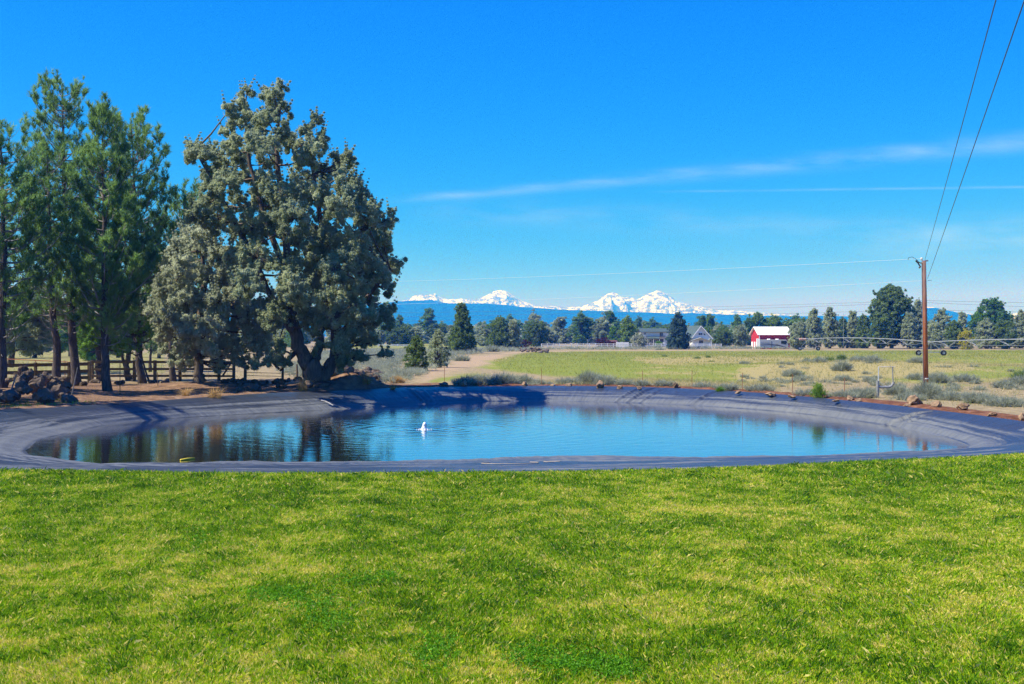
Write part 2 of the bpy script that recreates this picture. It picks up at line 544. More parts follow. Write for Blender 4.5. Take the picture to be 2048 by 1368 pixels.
# ------------------------------------------------------------------ pond liner
vs = np.concatenate([[-.10, -.05, 0, .02], np.linspace(.05, 1, 40), np.linspace(1.06, 2.0, 8)])
LX = []; LY = []; LZ = []; LV = []; LU = []
far_w = sstep(38, 50, PC[1] + ST * RIM)
pxr = 1024 + F * (PC[0] + CT * RIM) / np.maximum(PC[1] + ST * RIM, 1)
arc = np.cumsum(RIM * (2 * np.pi / NT))
near_side = (ST < -.3)
for v in vs:
    if v <= 1: r = RIM + (WAT - RIM) * v
    else: r = WAT * (1 - (v - 1) * .35)
    x = PC[0] + CT * r; y = PC[1] + ST * r
    if v < 0: z = -.10 + 0 * r + 0.6 * (v + .05) * 1
    elif v <= 1:
        zz = .05 + (WZ - .05) * (v ** 1.18)
        zz += far_w * .10 * math.sin(math.pi * min(1, v * 1.1)) * (1)        # rolls over the bank before it drops
        z = zz + 0 * r
    else: z = WZ - (v - 1) * 1.6 + 0 * r
    if 0 < v < 1.3:
        e = math.sin(math.pi * min(1, v / 1.15)) ** .6 if v < 1.15 else 0
        fold = (fbm(arc * 1.6 + v * 1.5, v * 1.2 + 0 * arc, 4) - .5) * .055
        fine = (fbm(arc * 5.0 + v * 4.0, v * 3 + 0 * arc, 3) - .5) * .035
        along = (fbm(arc * .35, v * 9 + 0 * arc, 3) - .5) * .06          # long folds that run with the bank
        z = z + e * (fold + fine + along)
        # sharp creases in the sheet
        for cp, slant, hgt in ((806, 26, .12), (832, 24, .05), (1290, -26, .07), (1312, -22, .09), (1338, -20, .05), (1440, -16, .06), (1875, -46, .09), (1893, -42, .05)):
            d = pxr - (cp + slant * v)
            z = z + far_w * e * hgt * np.exp(-(d / 3.2) ** 2) - far_w * e * hgt * .6 * np.exp(-((d - 7) / 3.0) ** 2)
        # toe roll just above the water line
        z = z + .045 * np.exp(-((v - .86) / .05) ** 2) * (.5 + fbm(arc * .8, 0 * arc + 3, 2))
        if v > .9: z = z * 1.0
    LX.append(x); LY.append(y); LZ.append(z); LV.append(0 * r + v); LU.append(arc)
m = M('liner_sheet', .42, .55)
V = m.attr('v'); U = m.attr('u')
cx = m.node('ShaderNodeCombineXYZ'); m.l.new(m.math('MULTIPLY', U, .14), cx.inputs[0]); m.l.new(m.math('MULTIPLY', V, 11), cx.inputs[1])
n1 = m.noise(1.0, 7, cx.outputs[0], .65)
cx2 = m.node('ShaderNodeCombineXYZ'); m.l.new(m.math('MULTIPLY', U, 5.0), cx2.inputs[0]); m.l.new(m.math('MULTIPLY', V, 1.6), cx2.inputs[1])
n2 = m.noise(1.0, 6, cx2.outputs[0], .7, .6)
# dried silt: bands that follow old water levels
dust = m.math('MULTIPLY', m.step(V, .34, .60), m.step(n1, .42, .60))
lineb = m.math('MULTIPLY', m.step(V, .74, .80), m.math('SUBTRACT', 1.0, m.step(V, .96, 1.0)))
dust = m.math('MAXIMUM', dust, m.math('MULTIPLY', lineb, m.math('MULTIPLY_ADD', n2, .8, .45)))
dust = m.math('MULTIPLY', dust, m.math('MULTIPLY_ADD', n2, .9, .35))
dust = m.math('MAXIMUM', dust, m.math('MULTIPLY', m.math('MULTIPLY', m.attr('near'), m.step(n1, .48, .62)), .9))
dust = m.math('MINIMUM', dust, 1.0)
base = m.ramp(n2, [(.3, (.016, .023, .038)), (.7, (.034, .042, .064))])
m.col(m.mix(m.math('MULTIPLY', dust, .72), base, (.155, .17, .185)))
m.put(m.b.inputs['Roughness'], m.math('MULTIPLY_ADD', dust, .35, .40))
m.bump(m.math('ADD', m.math('MULTIPLY', n2, .6), m.math('MULTIPLY', m.noise(14, 5, m.pos()), .25)), .9, .06)
liner = fast_mesh('pond_liner', np.stack([np.concatenate(LX), np.concatenate(LY), np.concatenate(LZ)], 1), quad_grid(NT, len(vs)), m.m, None,
                  dict(u=np.concatenate(LU), v=np.concatenate(LV), near=np.tile(near_side.astype(float), len(vs))), smooth=True, quads=True)
tag(liner, 'wrinkled blue-grey plastic liner sheet covering the banks of the pond', 'pond liner')

# ------------------------------------------------------------------ water
FX = A(848, 858, 3.91 * F / (858 - HOR))
rings = [0, .25, .5, .75, .9, 1.0, 1.03]
WX = np.concatenate([PC[0] + CT * (WAT * k + (0.001 if k == 0 else 0)) for k in rings]); WY = np.concatenate([PC[1] + ST * (WAT * k) for k in rings])
m = M('pond_water', .02, .5)
m.b.inputs['IOR'].default_value = 2.7
m.col((.016, .015, .006))
sub = m.node('ShaderNodeVectorMath', operation='SUBTRACT'); gp = m.node('ShaderNodeNewGeometry').outputs['Position']
m.l.new(gp, sub.inputs[0]); sub.inputs[1].default_value = (FX.x, FX.y, WZ)
ln = m.node('ShaderNodeVectorMath', operation='LENGTH'); m.l.new(sub.outputs[0], ln.inputs[0])
rr = m.math('ADD', ln.outputs[1], m.math('MULTIPLY', m.noise(.5, 3, m.pos()), 1.0))
wave = m.math('SINE', m.math('MULTIPLY', rr, 9.0))
fade = m.math('DIVIDE', 1.0, m.math('MULTIPLY_ADD', ln.outputs[1], .30, 1.0))
wave = m.math('MULTIPLY', wave, m.math('MULTIPLY', m.math('MULTIPLY', fade, m.math('POWER', 2.718, m.math('MULTIPLY', ln.outputs[1], -.11))), .0075))
rip = m.math('MULTIPLY', m.noise(1.0, 4, m.pos((2.2, 3.4, 1)), .6), .0055)
rip2 = m.math('MULTIPLY', m.noise(1.0, 2, m.pos((.6, 1.1, 1)), .6), .006)
hgt = m.math('ADD', m.math('ADD', wave, rip), rip2)
m.b.inputs['Coat Weight'].default_value = 1.0; m.b.inputs['Coat IOR'].default_value = 1.6; m.b.inputs['Coat Roughness'].default_value = .02
bn = m.node('ShaderNodeBump'); bn.inputs['Strength'].default_value = 1; bn.inputs['Distance'].default_value = 1.0
m.l.new(hgt, bn.inputs['Height']); m.l.new(bn.outputs[0], m.b.inputs['Normal']); m.l.new(bn.outputs[0], m.b.inputs['Coat Normal'])
water = fast_mesh('water', np.stack([WX, WY, 0 * WX + WZ], 1), quad_grid(NT, len(rings)), m.m, None, smooth=True, quads=True)
water.data.flip_normals()
tag(water, kind='structure')

# ------------------------------------------------------------------ mountains far behind
def far_ridge(name, prof, Y, depth, mat, rough, kind_seed, front, n=900, rows=44):
    xs = np.linspace(prof[0][0], prof[-1][0], n)
    top = np.interp(xs, [p[0] for p in prof], [p[1] for p in prof])
    hz = (HOR - top) / F * Y                     # silhouette height over eye level
    X0 = (xs - 1024) / F * Y
    V3 = []
    for j in range(rows):
        t = j / (rows - 1)                       # 0 front foot .. crest at .62 .. back foot 1
        yy = Y + (t - .62) * depth
        k = t / .62 if t < .62 else (1 - t) / .38
        prof_k = k ** front
        gul = (fbm(X0 * rough + kind_seed, 0 * X0 + t * 9, 5) - .5)
        gul2 = (fbm(X0 * rough * 4 + kind_seed, 0 * X0 + t * 26 + 5, 4) - .5)
        ridge = 1 - np.abs(fbm(X0 * rough * 2 + t * 3, 0 * X0 + kind_seed + t * 4, 4) - .5) * 3.4
        amp = hz * k * (1 - k) * 2.6
        z = hz * prof_k + amp * (gul * .8 + gul2 * .5 + (ridge - .6) * .30)
        z = np.minimum(z, hz * min(1, .25 + k)) if k < 1 else z
        V3.append(np.stack([X0 * (yy / Y), 0 * X0 + yy, z + H * k - (1 - k) * 6], 1))
    o = fast_mesh(name, np.concatenate(V3), quad_grid(n, rows, False), mat, None, dict(crest=np.concatenate([0 * X0 + (j / (rows - 1) / .62) for j in range(rows)])), smooth=False, quads=True)
    tag(o, kind='structure')
    return o


snow_prof = [(740, 640), (775, 620), (803, 601), (816, 598.7), (824, 593), (832, 589), (838, 588.5), (843, 588.2), (846, 587.5), (850, 590), (856, 588.5), (863, 586.5), (866, 586.8), (870.6, 585), (874, 588), (878, 591), (887, 596.5), (892, 596.5), (897, 598), (905, 596.8), (912, 597.6), (923, 596), (930, 598),
             (938, 597.6), (949, 598.7), (958, 595), (966, 592), (975, 588), (983, 584.7), (987, 581.5), (990, 581), (997, 579.6), (1005, 579.3), (1011, 580.2), (1015.6, 582.5), (1020, 585.5), (1026, 590), (1039, 597.6), (1047, 602), (1056, 605), (1069, 610), (1082, 610.5), (1095, 612), (1108, 612), (1121, 613), (1131.6, 614),
             (1150, 612.5), (1160, 613), (1173, 610.5), (1181, 606), (1190, 602), (1200, 598), (1207, 591.5), (1214, 587.4), (1219, 585), (1226, 583.9), (1231, 586.5), (1235, 587.5), (1240, 591.5), (1244, 594.4), (1251, 595), (1258, 593), (1266, 595), (1274, 598), (1281, 595), (1288, 590), (1295, 586.5), (1301.5, 584.8), (1308, 583.4), (1313, 580.8), (1317.5, 581.3), (1322, 582),
             (1329, 585), (1336, 588), (1343, 593), (1350, 598.5), (1356.6, 602.5), (1363, 604), (1370, 608), (1378, 608.5), (1386, 611.6), (1400, 613), (1414, 616), (1430, 619), (1448, 621), (1465, 621), (1483, 622), (1506, 624), (1529, 624.5), (1540, 626.6), (1560, 627.5), (1575, 629), (1600, 632), (1700, 640), (1790, 638),
             (1830, 617), (1853, 612), (1858, 612.6), (1867, 613), (1880, 616.5), (1893, 619), (1920, 624), (1941, 627), (1965, 633), (2000, 634), (2020, 629), (2033, 624), (2048, 619), (2070, 608), (2090, 600), (2115, 612), (2150, 634), (2300, 645)]
m = M('snow_and_rock', .75, .2)
nrm = m.node('ShaderNodeNewGeometry').outputs['Normal']
sx = m.node('ShaderNodeSeparateXYZ'); m.l.new(nrm, sx.inputs[0])
nn = m.noise(1.0, 8, m.pos((.012, .012, .02)), .7)
rock = m.step(m.math('ADD', m.math('MULTIPLY', nn, 1.0), m.math('MULTIPLY', m.noise(1.0, 6, m.pos((.05, .02, .05)), .7), .45)), .70, .78)
rock = m.math('MAXIMUM', rock, m.math('MULTIPLY', m.step(sx.outputs[2], .62, .40), m.step(nn, .40, .55)))
m.col(m.mix(m.math('MULTIPLY', rock, .85), (.62, .66, .72), (.07, .10, .19)))
snow_mat = m.m
YM = 10000.0
far_ridge('mountains', snow_prof, YM, 1900, snow_mat, .0030, 3.0, .9, n=1500, rows=60)
hill_prof = [(-400, 640), (200, 636), (600, 622), (700, 612), (786, 603.5), (803, 601.8), (824, 599.6), (863, 599.4), (880, 603), (897, 605.5), (953, 606.2), (996, 609), (1028, 611.5), (1071, 615), (1114, 618), (1150, 620), (1219, 622), (1311, 624.5), (1345, 627), (1380, 625.5),
             (1425, 627), (1471, 629), (1517, 630.5), (1597, 632), (1640, 631), (1700, 632), (1760, 630), (1820, 622), (1850, 615.5), (1872, 615), (1893, 620), (1920, 625), (1941, 628), (1965, 634), (2020, 640), (2300, 644)]
m = M('haze_tinted_foothill', .95, .05)
m.col(m.ramp(m.noise(1.0, 5, m.pos((.004, .004, .01)), .6), [(.35, (.004, .022, .045)), (.7, (.008, .036, .055))]))  # dark forest tinted blue: part of the distance haze is in this colour
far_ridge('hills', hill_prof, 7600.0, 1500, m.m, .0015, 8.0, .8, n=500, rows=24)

# air between here and the mountains
hz = MB().box((0, 0, 260), (27000, 27000, 540)).build('haze', bpy.data.materials.new('air'))
hm = hz.data.materials[0]; hm.use_nodes = True
hm.node_tree.nodes.clear()
pv = hm.node_tree.nodes.new('ShaderNodeVolumePrincipled'); ho = hm.node_tree.nodes.new('ShaderNodeOutputMaterial')
pv.inputs['Color'].default_value = (.012, .22, 1.0, 1)
pv.inputs['Absorption Color'].default_value = (1, 1, 1, 1)
pv.inputs['Density'].default_value = 3.2e-4
pv.inputs['Anisotropy'].default_value = 0.0
hm.node_tree.links.new(pv.outputs[0], ho.inputs['Volume'])
tag(hz, kind='stuff')

# ------------------------------------------------------------------ foliage kit
def t_needles(n=22, L=1.0, w=.05, spread=.75, seed=0):
    """a bottle-brush of needles round an axis along +Z (unit length)"""
    r = np.random.default_rng(seed); V = []
    for i in range(n):
        b = r.uniform(-.15, .75); a = r.uniform(0, 2 * math.pi)
        d = np.array([math.cos(a) * spread, math.sin(a) * spread, r.uniform(.45, 1.1)]); d /= np.linalg.norm(d)
        base = np.array([0, 0, b * .6]); s = np.cross(d, r.normal(size=3)); s /= np.linalg.norm(s)
        l = L * r.uniform(.4, .62)
        V += [base - s * w / 2, base + s * w / 2, base + d * l]
    return np.array(V)


def t_sprays(n=16, size=.34, seed=0, flat=.8):
    """small scaly sprays filling a unit blob"""
    r = np.random.default_rng(seed); V = []
    for i in range(n):
        d = r.normal(size=3); d /= np.linalg.norm(d); p = d * r.uniform(.25, .95) * np.array([1, 1, flat])
        up = d * .6 + np.array([0, 0, .5]) + r.normal(size=3) * .5; up /= np.linalg.norm(up)
        s = np.cross(up, r.normal(size=3)); s /= np.linalg.norm(s)
        l = size * r.uniform(.7, 1.4); w = size * r.uniform(.35, .6)
        V += [p - s * w / 2 - up * l * .4, p + s * w / 2 - up * l * .4, p + up * l * .6]
    return np.array(V)


def t_tuft(n=50, seed=0, size=.34):
    """a dense lumpy clump of small sprays: unit radius, flat underside"""
    r = np.random.default_rng(seed); V = []
    lob = [(lambda d: d / np.linalg.norm(d))(r.normal(size=3)) for _ in range(5)]
    for i in range(n):
        d = r.normal(size=3); d[2] = d[2] + .25; d /= np.linalg.norm(d)
        k = .62 + .38 * max(0, max(float(d @ q) for q in lob)) ** 3
        p = d * k * np.array([1, 1, .8]) * r.uniform(.82, 1.05)
        up = d * .9 + np.array([0, 0, .4]) + r.normal(size=3) * .55; up /= np.linalg.norm(up)
        s = np.cross(up, r.normal(size=3)); s /= np.linalg.norm(s)
        l = size * r.uniform(.6, 1.5); w = size * r.uniform(.5, .8)
        V += [p - s * w / 2 - up * l * .5, p + s * w / 2 - up * l * .5, p + up * l * .6]
    for i in range(n // 3):      # inner fill: stops light coming straight through
        d = r.normal(size=3); d /= np.linalg.norm(d); p = d * .35
        s = np.cross(d, r.normal(size=3)); s /= np.linalg.norm(s); u = np.cross(d, s)
        V += [p - s * .4, p + s * .4, p + u * .55]
    return np.array(V)


def t_leaves(n=16, size=.3, seed=0):
    r = np.random.default_rng(seed); V = []
    for i in range(n):
        d = r.normal(size=3); d /= np.linalg.norm(d); p = d * r.uniform(.2, 1)
        a = r.normal(size=3); a /= np.linalg.norm(a); s = np.cross(a, r.normal(size=3)); s /= np.linalg.norm(s)
        l = size * r.uniform(.7, 1.3)
        V += [p - s * l * .3, p + s * l * .3, p + a * l * .6]
    return np.array(V)


def t_blades(n=26, seed=0, spread=.55, w=.035, bend=.3):
    """upright blades from a base point, unit height"""
    r = np.random.default_rng(seed); V = []
    for i in range(n):
        a = r.uniform(0, 2 * math.pi); k = r.uniform(0, spread)
        d = np.array([math.cos(a) * k, math.sin(a) * k, 1.0]); d /= np.linalg.norm(d)
        s = np.array([-math.sin(a + r.normal() * .6), math.cos(a + r.normal() * .6), 0])
        l = r.uniform(.55, 1.0); b0 = np.array([math.cos(a), math.sin(a), 0]) * r.uniform(0, .12)
        mid = b0 + d * l * .55; tip = b0 + d * l + np.array([math.cos(a), math.sin(a), -.4]) * bend * k * l
        V += [b0 - s * w / 2, b0 + s * w / 2, mid + s * w * .3, mid - s * w * .3, mid + s * w * .3, tip]
    V = np.array(V)
    # each blade = 2 triangles (base quad reduced) -> 6 verts
    return V


TN = [t_needles(30, seed=i, w=.06) for i in range(5)]
TJ = [t_tuft(44, seed=10 + i) for i in range(6)]
TJF = [t_tuft(96, seed=110 + i, size=.21) for i in range(6)]
TL = [t_tuft(36, seed=30 + i, size=.28) for i in range(5)]
TB = [t_blades(24, seed=50 + i) for i in range(5)]


def scatter(templates, P, S, AX=None, tint=None, jit=.25, flat=None):
    """place template triangles at points P, size S, axis AX -> verts, tint"""
    P = np.asarray(P, float); K = len(P)
    S = np.broadcast_to(np.asarray(S, float), (K,))
    if tint is None: tint = rng.random(K)
    a = rng.uniform(0, 2 * math.pi, K)
    if AX is None:
        z = rng.normal(size=(K, 3))
    else:
        z = np.asarray(AX, float) + rng.normal(size=(K, 3)) * jit
    z /= np.linalg.norm(z, axis=1)[:, None] + 1e-9
    h = np.stack([np.cos(a), np.sin(a), 0.3 * np.sin(a * 2)], 1)
    x = np.cross(h, z); x /= np.linalg.norm(x, axis=1)[:, None] + 1e-9
    y = np.cross(z, x)
    Rm = np.stack([x, y, z], 2) * S[:, None, None]
    which = rng.integers(0, len(templates), K)
    V = []; T = []
    for w, t in enumerate(templates):
        k = np.nonzero(which == w)[0]
        if not len(k): continue
        tv = t
        v = np.einsum('kij,tj->kti', Rm[k], tv) + P[k][:, None, :]
        V.append(v.reshape(-1, 3))
        ntri = len(tv) // 3
        tt = np.repeat((tint[k][:, None] + rng.normal(size=(len(k), ntri)) * .10), 3, axis=1).ravel()
        T.append(tt)
    return np.concatenate(V), np.clip(np.concatenate(T), 0, 1)


def foliage(name, mat, V, T, parent=None):
    n = len(V)
    return fast_mesh(name, V, np.arange(n), mat, parent, dict(tint=T))


def upward(z=1.0): return np.array([0, 0, z])


# ------------------------------------------------------------------ pines
def make_pine(name, path, h0, width, mat, label, seed, dens=1.0, group=None, r0=.24, top_w=.25, bare=0, sizes=(.42, .72)):
    """path: world points of the trunk from base to tip"""
    global rng
    rng = np.random.default_rng(seed)
    base = Vector(path[0]); root = empty(name, base)
    P = [Vector(p) - base for p in path]
    zs = np.array([p.z for p in P]); xs = np.array([p.x for p in P]); ys = np.array([p.y for p in P])
    Ht = zs[-1]

    def at(z): return Vector((np.interp(z, zs, xs), np.interp(z, zs, ys), z))
    tr = MB()
    k = 26; zz = np.linspace(-.25, Ht, k)
    tr.tube([at(z) + Vector((rng.normal() * .02, rng.normal() * .02, 0)) + (Vector((0, 0, -.25)) if z < 0 else Vector()) for z in zz],
            [max(.015, r0 * (1 - max(0, z) / Ht) ** .8 + (.10 * r0 / .24 * math.exp(-max(z, 0) / .35))) for z in zz], 9)
    br = MB(); C = []; D = []; T = []; S = []
    z = h0
    while z < Ht - .8:
        t = (z - h0) / (Ht - h0)
        n = rng.integers(3, 6)
        Lm = width * (min(1, .55 + t * 2.2) if t < .2 else (1 - (t - .2) / .8) ** .75 * (1 - top_w) + top_w)
        a0 = rng.uniform(0, 6.28)
        for i in range(n):
            a = a0 + i * 6.28 / n + rng.normal() * .35
            L = Lm * rng.uniform(.55, 1.15)
            rise = .05 + .42 * t + rng.normal() * .12
            p0 = at(z); pts = []
            for q in np.linspace(0, 1, 6):
                rad = L * q
                pts.append(p0 + Vector((math.cos(a) * rad, math.sin(a) * rad, L * (rise * q * .6 + .55 * q ** 2.5 - .12 * q * (1 - q)))))
            r1 = .035 * L / 2 + .012
            br.tube(pts, [r1 * (1 - q * .8) for q in np.linspace(0, 1, 6)], 4, False)
            dens_b = dens * (.7 if t < .12 else 1.0 if t < .6 else .75)
            m_ = max(3, int(L * 5.6 * dens_b))
            tint_b = np.clip(rng.normal(.45, .2), 0, 1)
            for j in range(m_):
                q = 1 - rng.random() ** 1.6 * .72 if j else 1.0
                i0 = min(4, int(q * 5)); f = q * 5 - i0
                pp = pts[i0].lerp(pts[i0 + 1], f)
                dr = (pts[i0 + 1] - pts[i0]).normalized()
                side = Vector((-dr.y, dr.x, 0)) * rng.normal() * .6
                tw = (dr * .6 + side + Vector((0, 0, .55 + .5 * t))).normalized() * rng.uniform(.15, .55) * (1 if j else .2) * min(1, L)
                e = pp + tw
                if rng.random() < .5: br.tube([pp, e], [.012, .007], 3, False)
                ns = 1 if L < .8 else rng.integers(1, 3)
                for s_ in range(ns):
                    C.append(e + Vector(rng.normal(size=3) * .10)); D.append((tw.normalized() * .8 + Vector((0, 0, .7))))
                    T.append(tint_b + rng.normal() * .10); S.append(rng.uniform(*sizes))
        z += rng.uniform(.26, .5) * (1 if t < .8 else .75)
    for q_ in range(5): C.append(at(Ht - .15 - .22 * q_)); D.append(Vector((rng.normal() * .3, rng.normal() * .3, 1))); T.append(.4); S.append(.45)
    # bare grey twigs below the crown
    for i in range(bare):
        z_ = rng.uniform(max(1.6, h0 - 3.5), h0 + 1.5); a = rng.uniform(0, 6.28); L = rng.uniform(.7, 2.2)
        p0 = at(z_); pts = [p0]
        for q in range(4): pts.append(pts[-1] + Vector((math.cos(a), math.sin(a), rng.uniform(-.5, .35))) * L / 4); a += rng.normal() * .35
        br.tube(pts, [.018, .014, .01, .007, .004], 3, False)
    V, Tt = scatter(TN, [tuple(c) for c in C], np.array(S), [tuple(d) for d in D], np.clip(np.array(T), 0, 1), .3)
    tr.build('trunk', MAT['pinebark'], root, smooth=True)
    br.build('branches', MAT['pinebark'] if not bare else MAT['deadwood'], root)
    foliage('crown', mat, V, Tt, root)
    tag(root, label, 'pine tree', group)
    return root


def trunk_px(pts, Y):
    """pixel track of a trunk -> world points; the first is the base on the ground"""
    out = []
    for i, p in enumerate(pts):
        dY = p[2] if len(p) > 2 else 0
        out.append(A(p[0], p[1], Y + dY))
    return out


make_pine('pine_tree', trunk_px([(4, 792), (3, 700), (8, 500), (4, 380), (2, 246)], 59), 2.8, 3.1, MAT['pine'],
          'tall pine cut by the left edge, its trunk behind the lava rock pile', 101, 1.1, r0=.27, bare=14)
make_pine('pine_tree', trunk_px([(114, 775), (112, 740), (115, 700), (106, 640), (104, 590), (99, 500), (97, 400), (93, 285)], 68.5), 3.6, 2.6, MAT['pine'],
          'thin crooked pine with sparse crown and pale upper trunk, beside the rock pile', 102, .65, r0=.27, bare=26)
make_pine('pine_tree', trunk_px([(153, 772), (149, 720), (144, 650), (141, 578), (130, 460), (127, 330), (126, 240), (124, 167)], 70.4), 3.4, 3.2, MAT['pine'],
          'tallest pine of the left row, with open spiky top', 103, .95, r0=.29, bare=26, top_w=.30)
make_pine('pine_tree', trunk_px([(217, 787), (211, 760), (209, 700), (208, 600), (209, 450), (206, 320), (207, 208)], 61.5), 2.7, 2.6, MAT['pine'],
          'dense bright green pine with narrow pointed crown, nearest the liner', 104, 1.6, r0=.25, bare=14, top_w=.16)
make_pine('pine_tree', trunk_px([(286, 767), (278, 740), (276, 650), (272, 560), (272, 440), (266, 320), (262, 238)], 74), 2.8, 3.2, MAT['pine'],
          'pine with flat two-pronged top standing behind the plank fence', 105, 1.0, r0=.26, bare=16, top_w=.34)
make_pine('pine_tree', trunk_px([(346, 763), (342, 720), (345, 600), (360, 480), (376, 384)], 77.5), 3.8, 3.0, MAT['pine'],
          'shorter pine half hidden behind the pale juniper', 106, 1.0, r0=.22, bare=6)
make_pine('pine_tree', trunk_px([(300, 735), (302, 680), (300, 600), (297, 560)], 98), 1.5, 2.4, MAT['pine'],
          'small yellow-green pine low between the pine trunks and the pale juniper', 107, 1.6, r0=.12)
make_pine('pine_tree', trunk_px([(-40, 745), (-38, 600), (-36, 420)], 92), 3, 3.4, MAT['pine'],
          'dark pine mostly beyond the left edge behind the others', 108, 1.0)
# pines of the same row left of the frame: they throw the shade that crosses the liner
for i, (x, y, h) in enumerate([(-29.5, 49.5, 15.5), (-33.0, 44.5, 14.0), (-35.5, 52, 16), (-39, 47, 17)]):
    make_pine('pine_tree', [(x, y, -.1), (x + .2, y, h * .5), (x, y, h)], 2.8, 2.6, MAT['pine'],
              'tall pine standing beyond the left edge whose shade falls on the liner', 120 + i, 1.0, group='pines beyond the left edge')


# ------------------------------------------------------------------ junipers built lobe by lobe
def make_lobed(name, stems, lobes, Y, mat, label, cat, seed, spread=5.5, k_blobs=15, blob=(.26, .5), trunkmat='junbark', base_px=None, two=True, tmpl=None, per=1.0, tint_mu=.5, depth_fix=None):
    global rng
    rng = np.random.default_rng(seed)
    bp = A(base_px[0], base_px[1], Y)
    root = empty(name, bp)
    tr = MB(); nodes = []
    for s in stems:
        pts = [A(p[0], p[1], Y + (p[3] if len(p) > 3 else 0)) - bp for p in s]
        rad = [p[2] for p in s]
        P2 = []; R2 = []
        for i in range(len(pts) - 1):
            for q in np.linspace(0, 1, 5)[:-1]:
                P2.append(pts[i].lerp(pts[i + 1], q) + Vector(rng.normal(size=3) * .03 * rad[i] * 4)); R2.append(rad[i] + (rad[i + 1] - rad[i]) * q)
        P2.append(pts[-1]); R2.append(rad[-1])
        tr.tube(P2, [r_ * rng.uniform(.9, 1.12) for r_ in R2], 10, False)
        nodes += P2
    nodes = [n for n in nodes if n.z > 1.2] or nodes
    br = MB(); C = []; T = []; S = []; D = []
    xm = sum(l[0] for l in lobes) / len(lobes)
    for (px, py, r) in lobes:
        wx = abs(px - xm) / 260
        if py < 430: r = r * .86
        for side in ((-1, 1) if two and r > 17 else (0,)):
            dy = side * spread * rng.uniform(.25, 1) * math.sqrt(max(.08, 1 - min(1, wx) ** 2)) * min(1, r / 32)
            c = A(px, py, Y) - bp
            c = Vector((c.x, dy, c.z)) + Vector(rng.normal(size=3) * .15)
            rm = r / F * Y
            far = min(nodes, key=lambda q: (q - c).length + .6 * max(0, q.z - c.z))
            mid = far.lerp(c, .5) + Vector((0, 0, -.15))
            br.tube([far, mid, c], [.05 + .03 * rm, .05, .025], 4, False)
            nb_ = max(3, int(k_blobs * rm * rm * 1.15 + 3))
            lt = rng.normal(tint_mu, .10)
            for j in range(nb_):
                d = rng.normal(size=3); d /= np.linalg.norm(d)
                q = c + Vector(d * np.array([1, 1, .85])) * rm * rng.uniform(.45, 1.0)
                br.tube([c, q], [.02, .008], 3, False)
                for e in range(rng.integers(1, 3)):
                    o = rng.normal(size=3) * .14
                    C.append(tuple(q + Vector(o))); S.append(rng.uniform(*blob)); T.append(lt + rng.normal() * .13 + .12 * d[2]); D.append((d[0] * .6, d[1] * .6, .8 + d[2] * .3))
                if rng.random() < .6:      # little spikes above the lobe
                    for e in range(3 if rng.random() < .6 else 5):
                        C.append(tuple(q + Vector((d[0] * .12 * e, d[1] * .12 * e, .19 * e + .15)))); S.append(.18 - .028 * e); T.append(lt); D.append((0, 0, 1))
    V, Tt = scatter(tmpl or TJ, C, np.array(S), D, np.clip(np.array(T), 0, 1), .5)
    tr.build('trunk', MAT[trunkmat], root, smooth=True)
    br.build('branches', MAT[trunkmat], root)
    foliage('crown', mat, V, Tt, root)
    tag(root, label, cat)
    return root


big_lobes = [(565, 180, 9), (563, 195, 11), (541, 188, 9), (542, 210, 13), (567, 215, 20), (545, 238, 18), (490, 192, 11), (490, 212, 17), (470, 245, 10), (485, 238, 20), (512, 262, 22), (560, 262, 26), (613, 243, 12), (618, 258, 14), (600, 285, 26), (640, 272, 12), (645, 292, 18), (655, 322, 20),
             (462, 278, 14), (478, 298, 20), (385, 290, 12), (380, 308, 14), (410, 308, 20), (436, 322, 20), (420, 335, 14), (440, 352, 24), (475, 340, 28), (520, 308, 32), (570, 325, 34), (620, 335, 32), (687, 322, 13), (705, 328, 9), (684, 352, 20), (722, 362, 14), (722, 380, 18), (700, 395, 28), (745, 402, 17), (757, 418, 16),
             (776, 440, 13), (745, 450, 28), (702, 442, 34), (652, 395, 38), (600, 390, 38), (545, 385, 36), (498, 390, 34), (452, 395, 30), (418, 410, 20), (420, 445, 28), (460, 450, 34), (505, 450, 36), (560, 462, 30), (620, 455, 40), (672, 490, 40), (722, 495, 32), (765, 488, 20), (784, 530, 14), (772, 542, 18), (766, 545, 24), (738, 525, 30),
             (778, 572, 14), (700, 545, 34), (645, 525, 38), (600, 545, 30), (540, 520, 34), (500, 520, 36), (620, 585, 34), (680, 600, 34), (722, 582, 30), (700, 648, 28), (740, 640, 26), (768, 622, 16), (738, 675, 16), (688, 688, 20), (775, 652, 12), (640, 640, 30), (600, 622, 34), (560, 640, 30), (540, 585, 34), (560, 678, 16),
             (655, 705, 14), (700, 705, 12), (748, 696, 9), (770, 705, 8), (683, 720, 13), (703, 722, 12), (727, 712, 12), (560, 708, 14), (536, 716, 13), (576, 722, 9)]
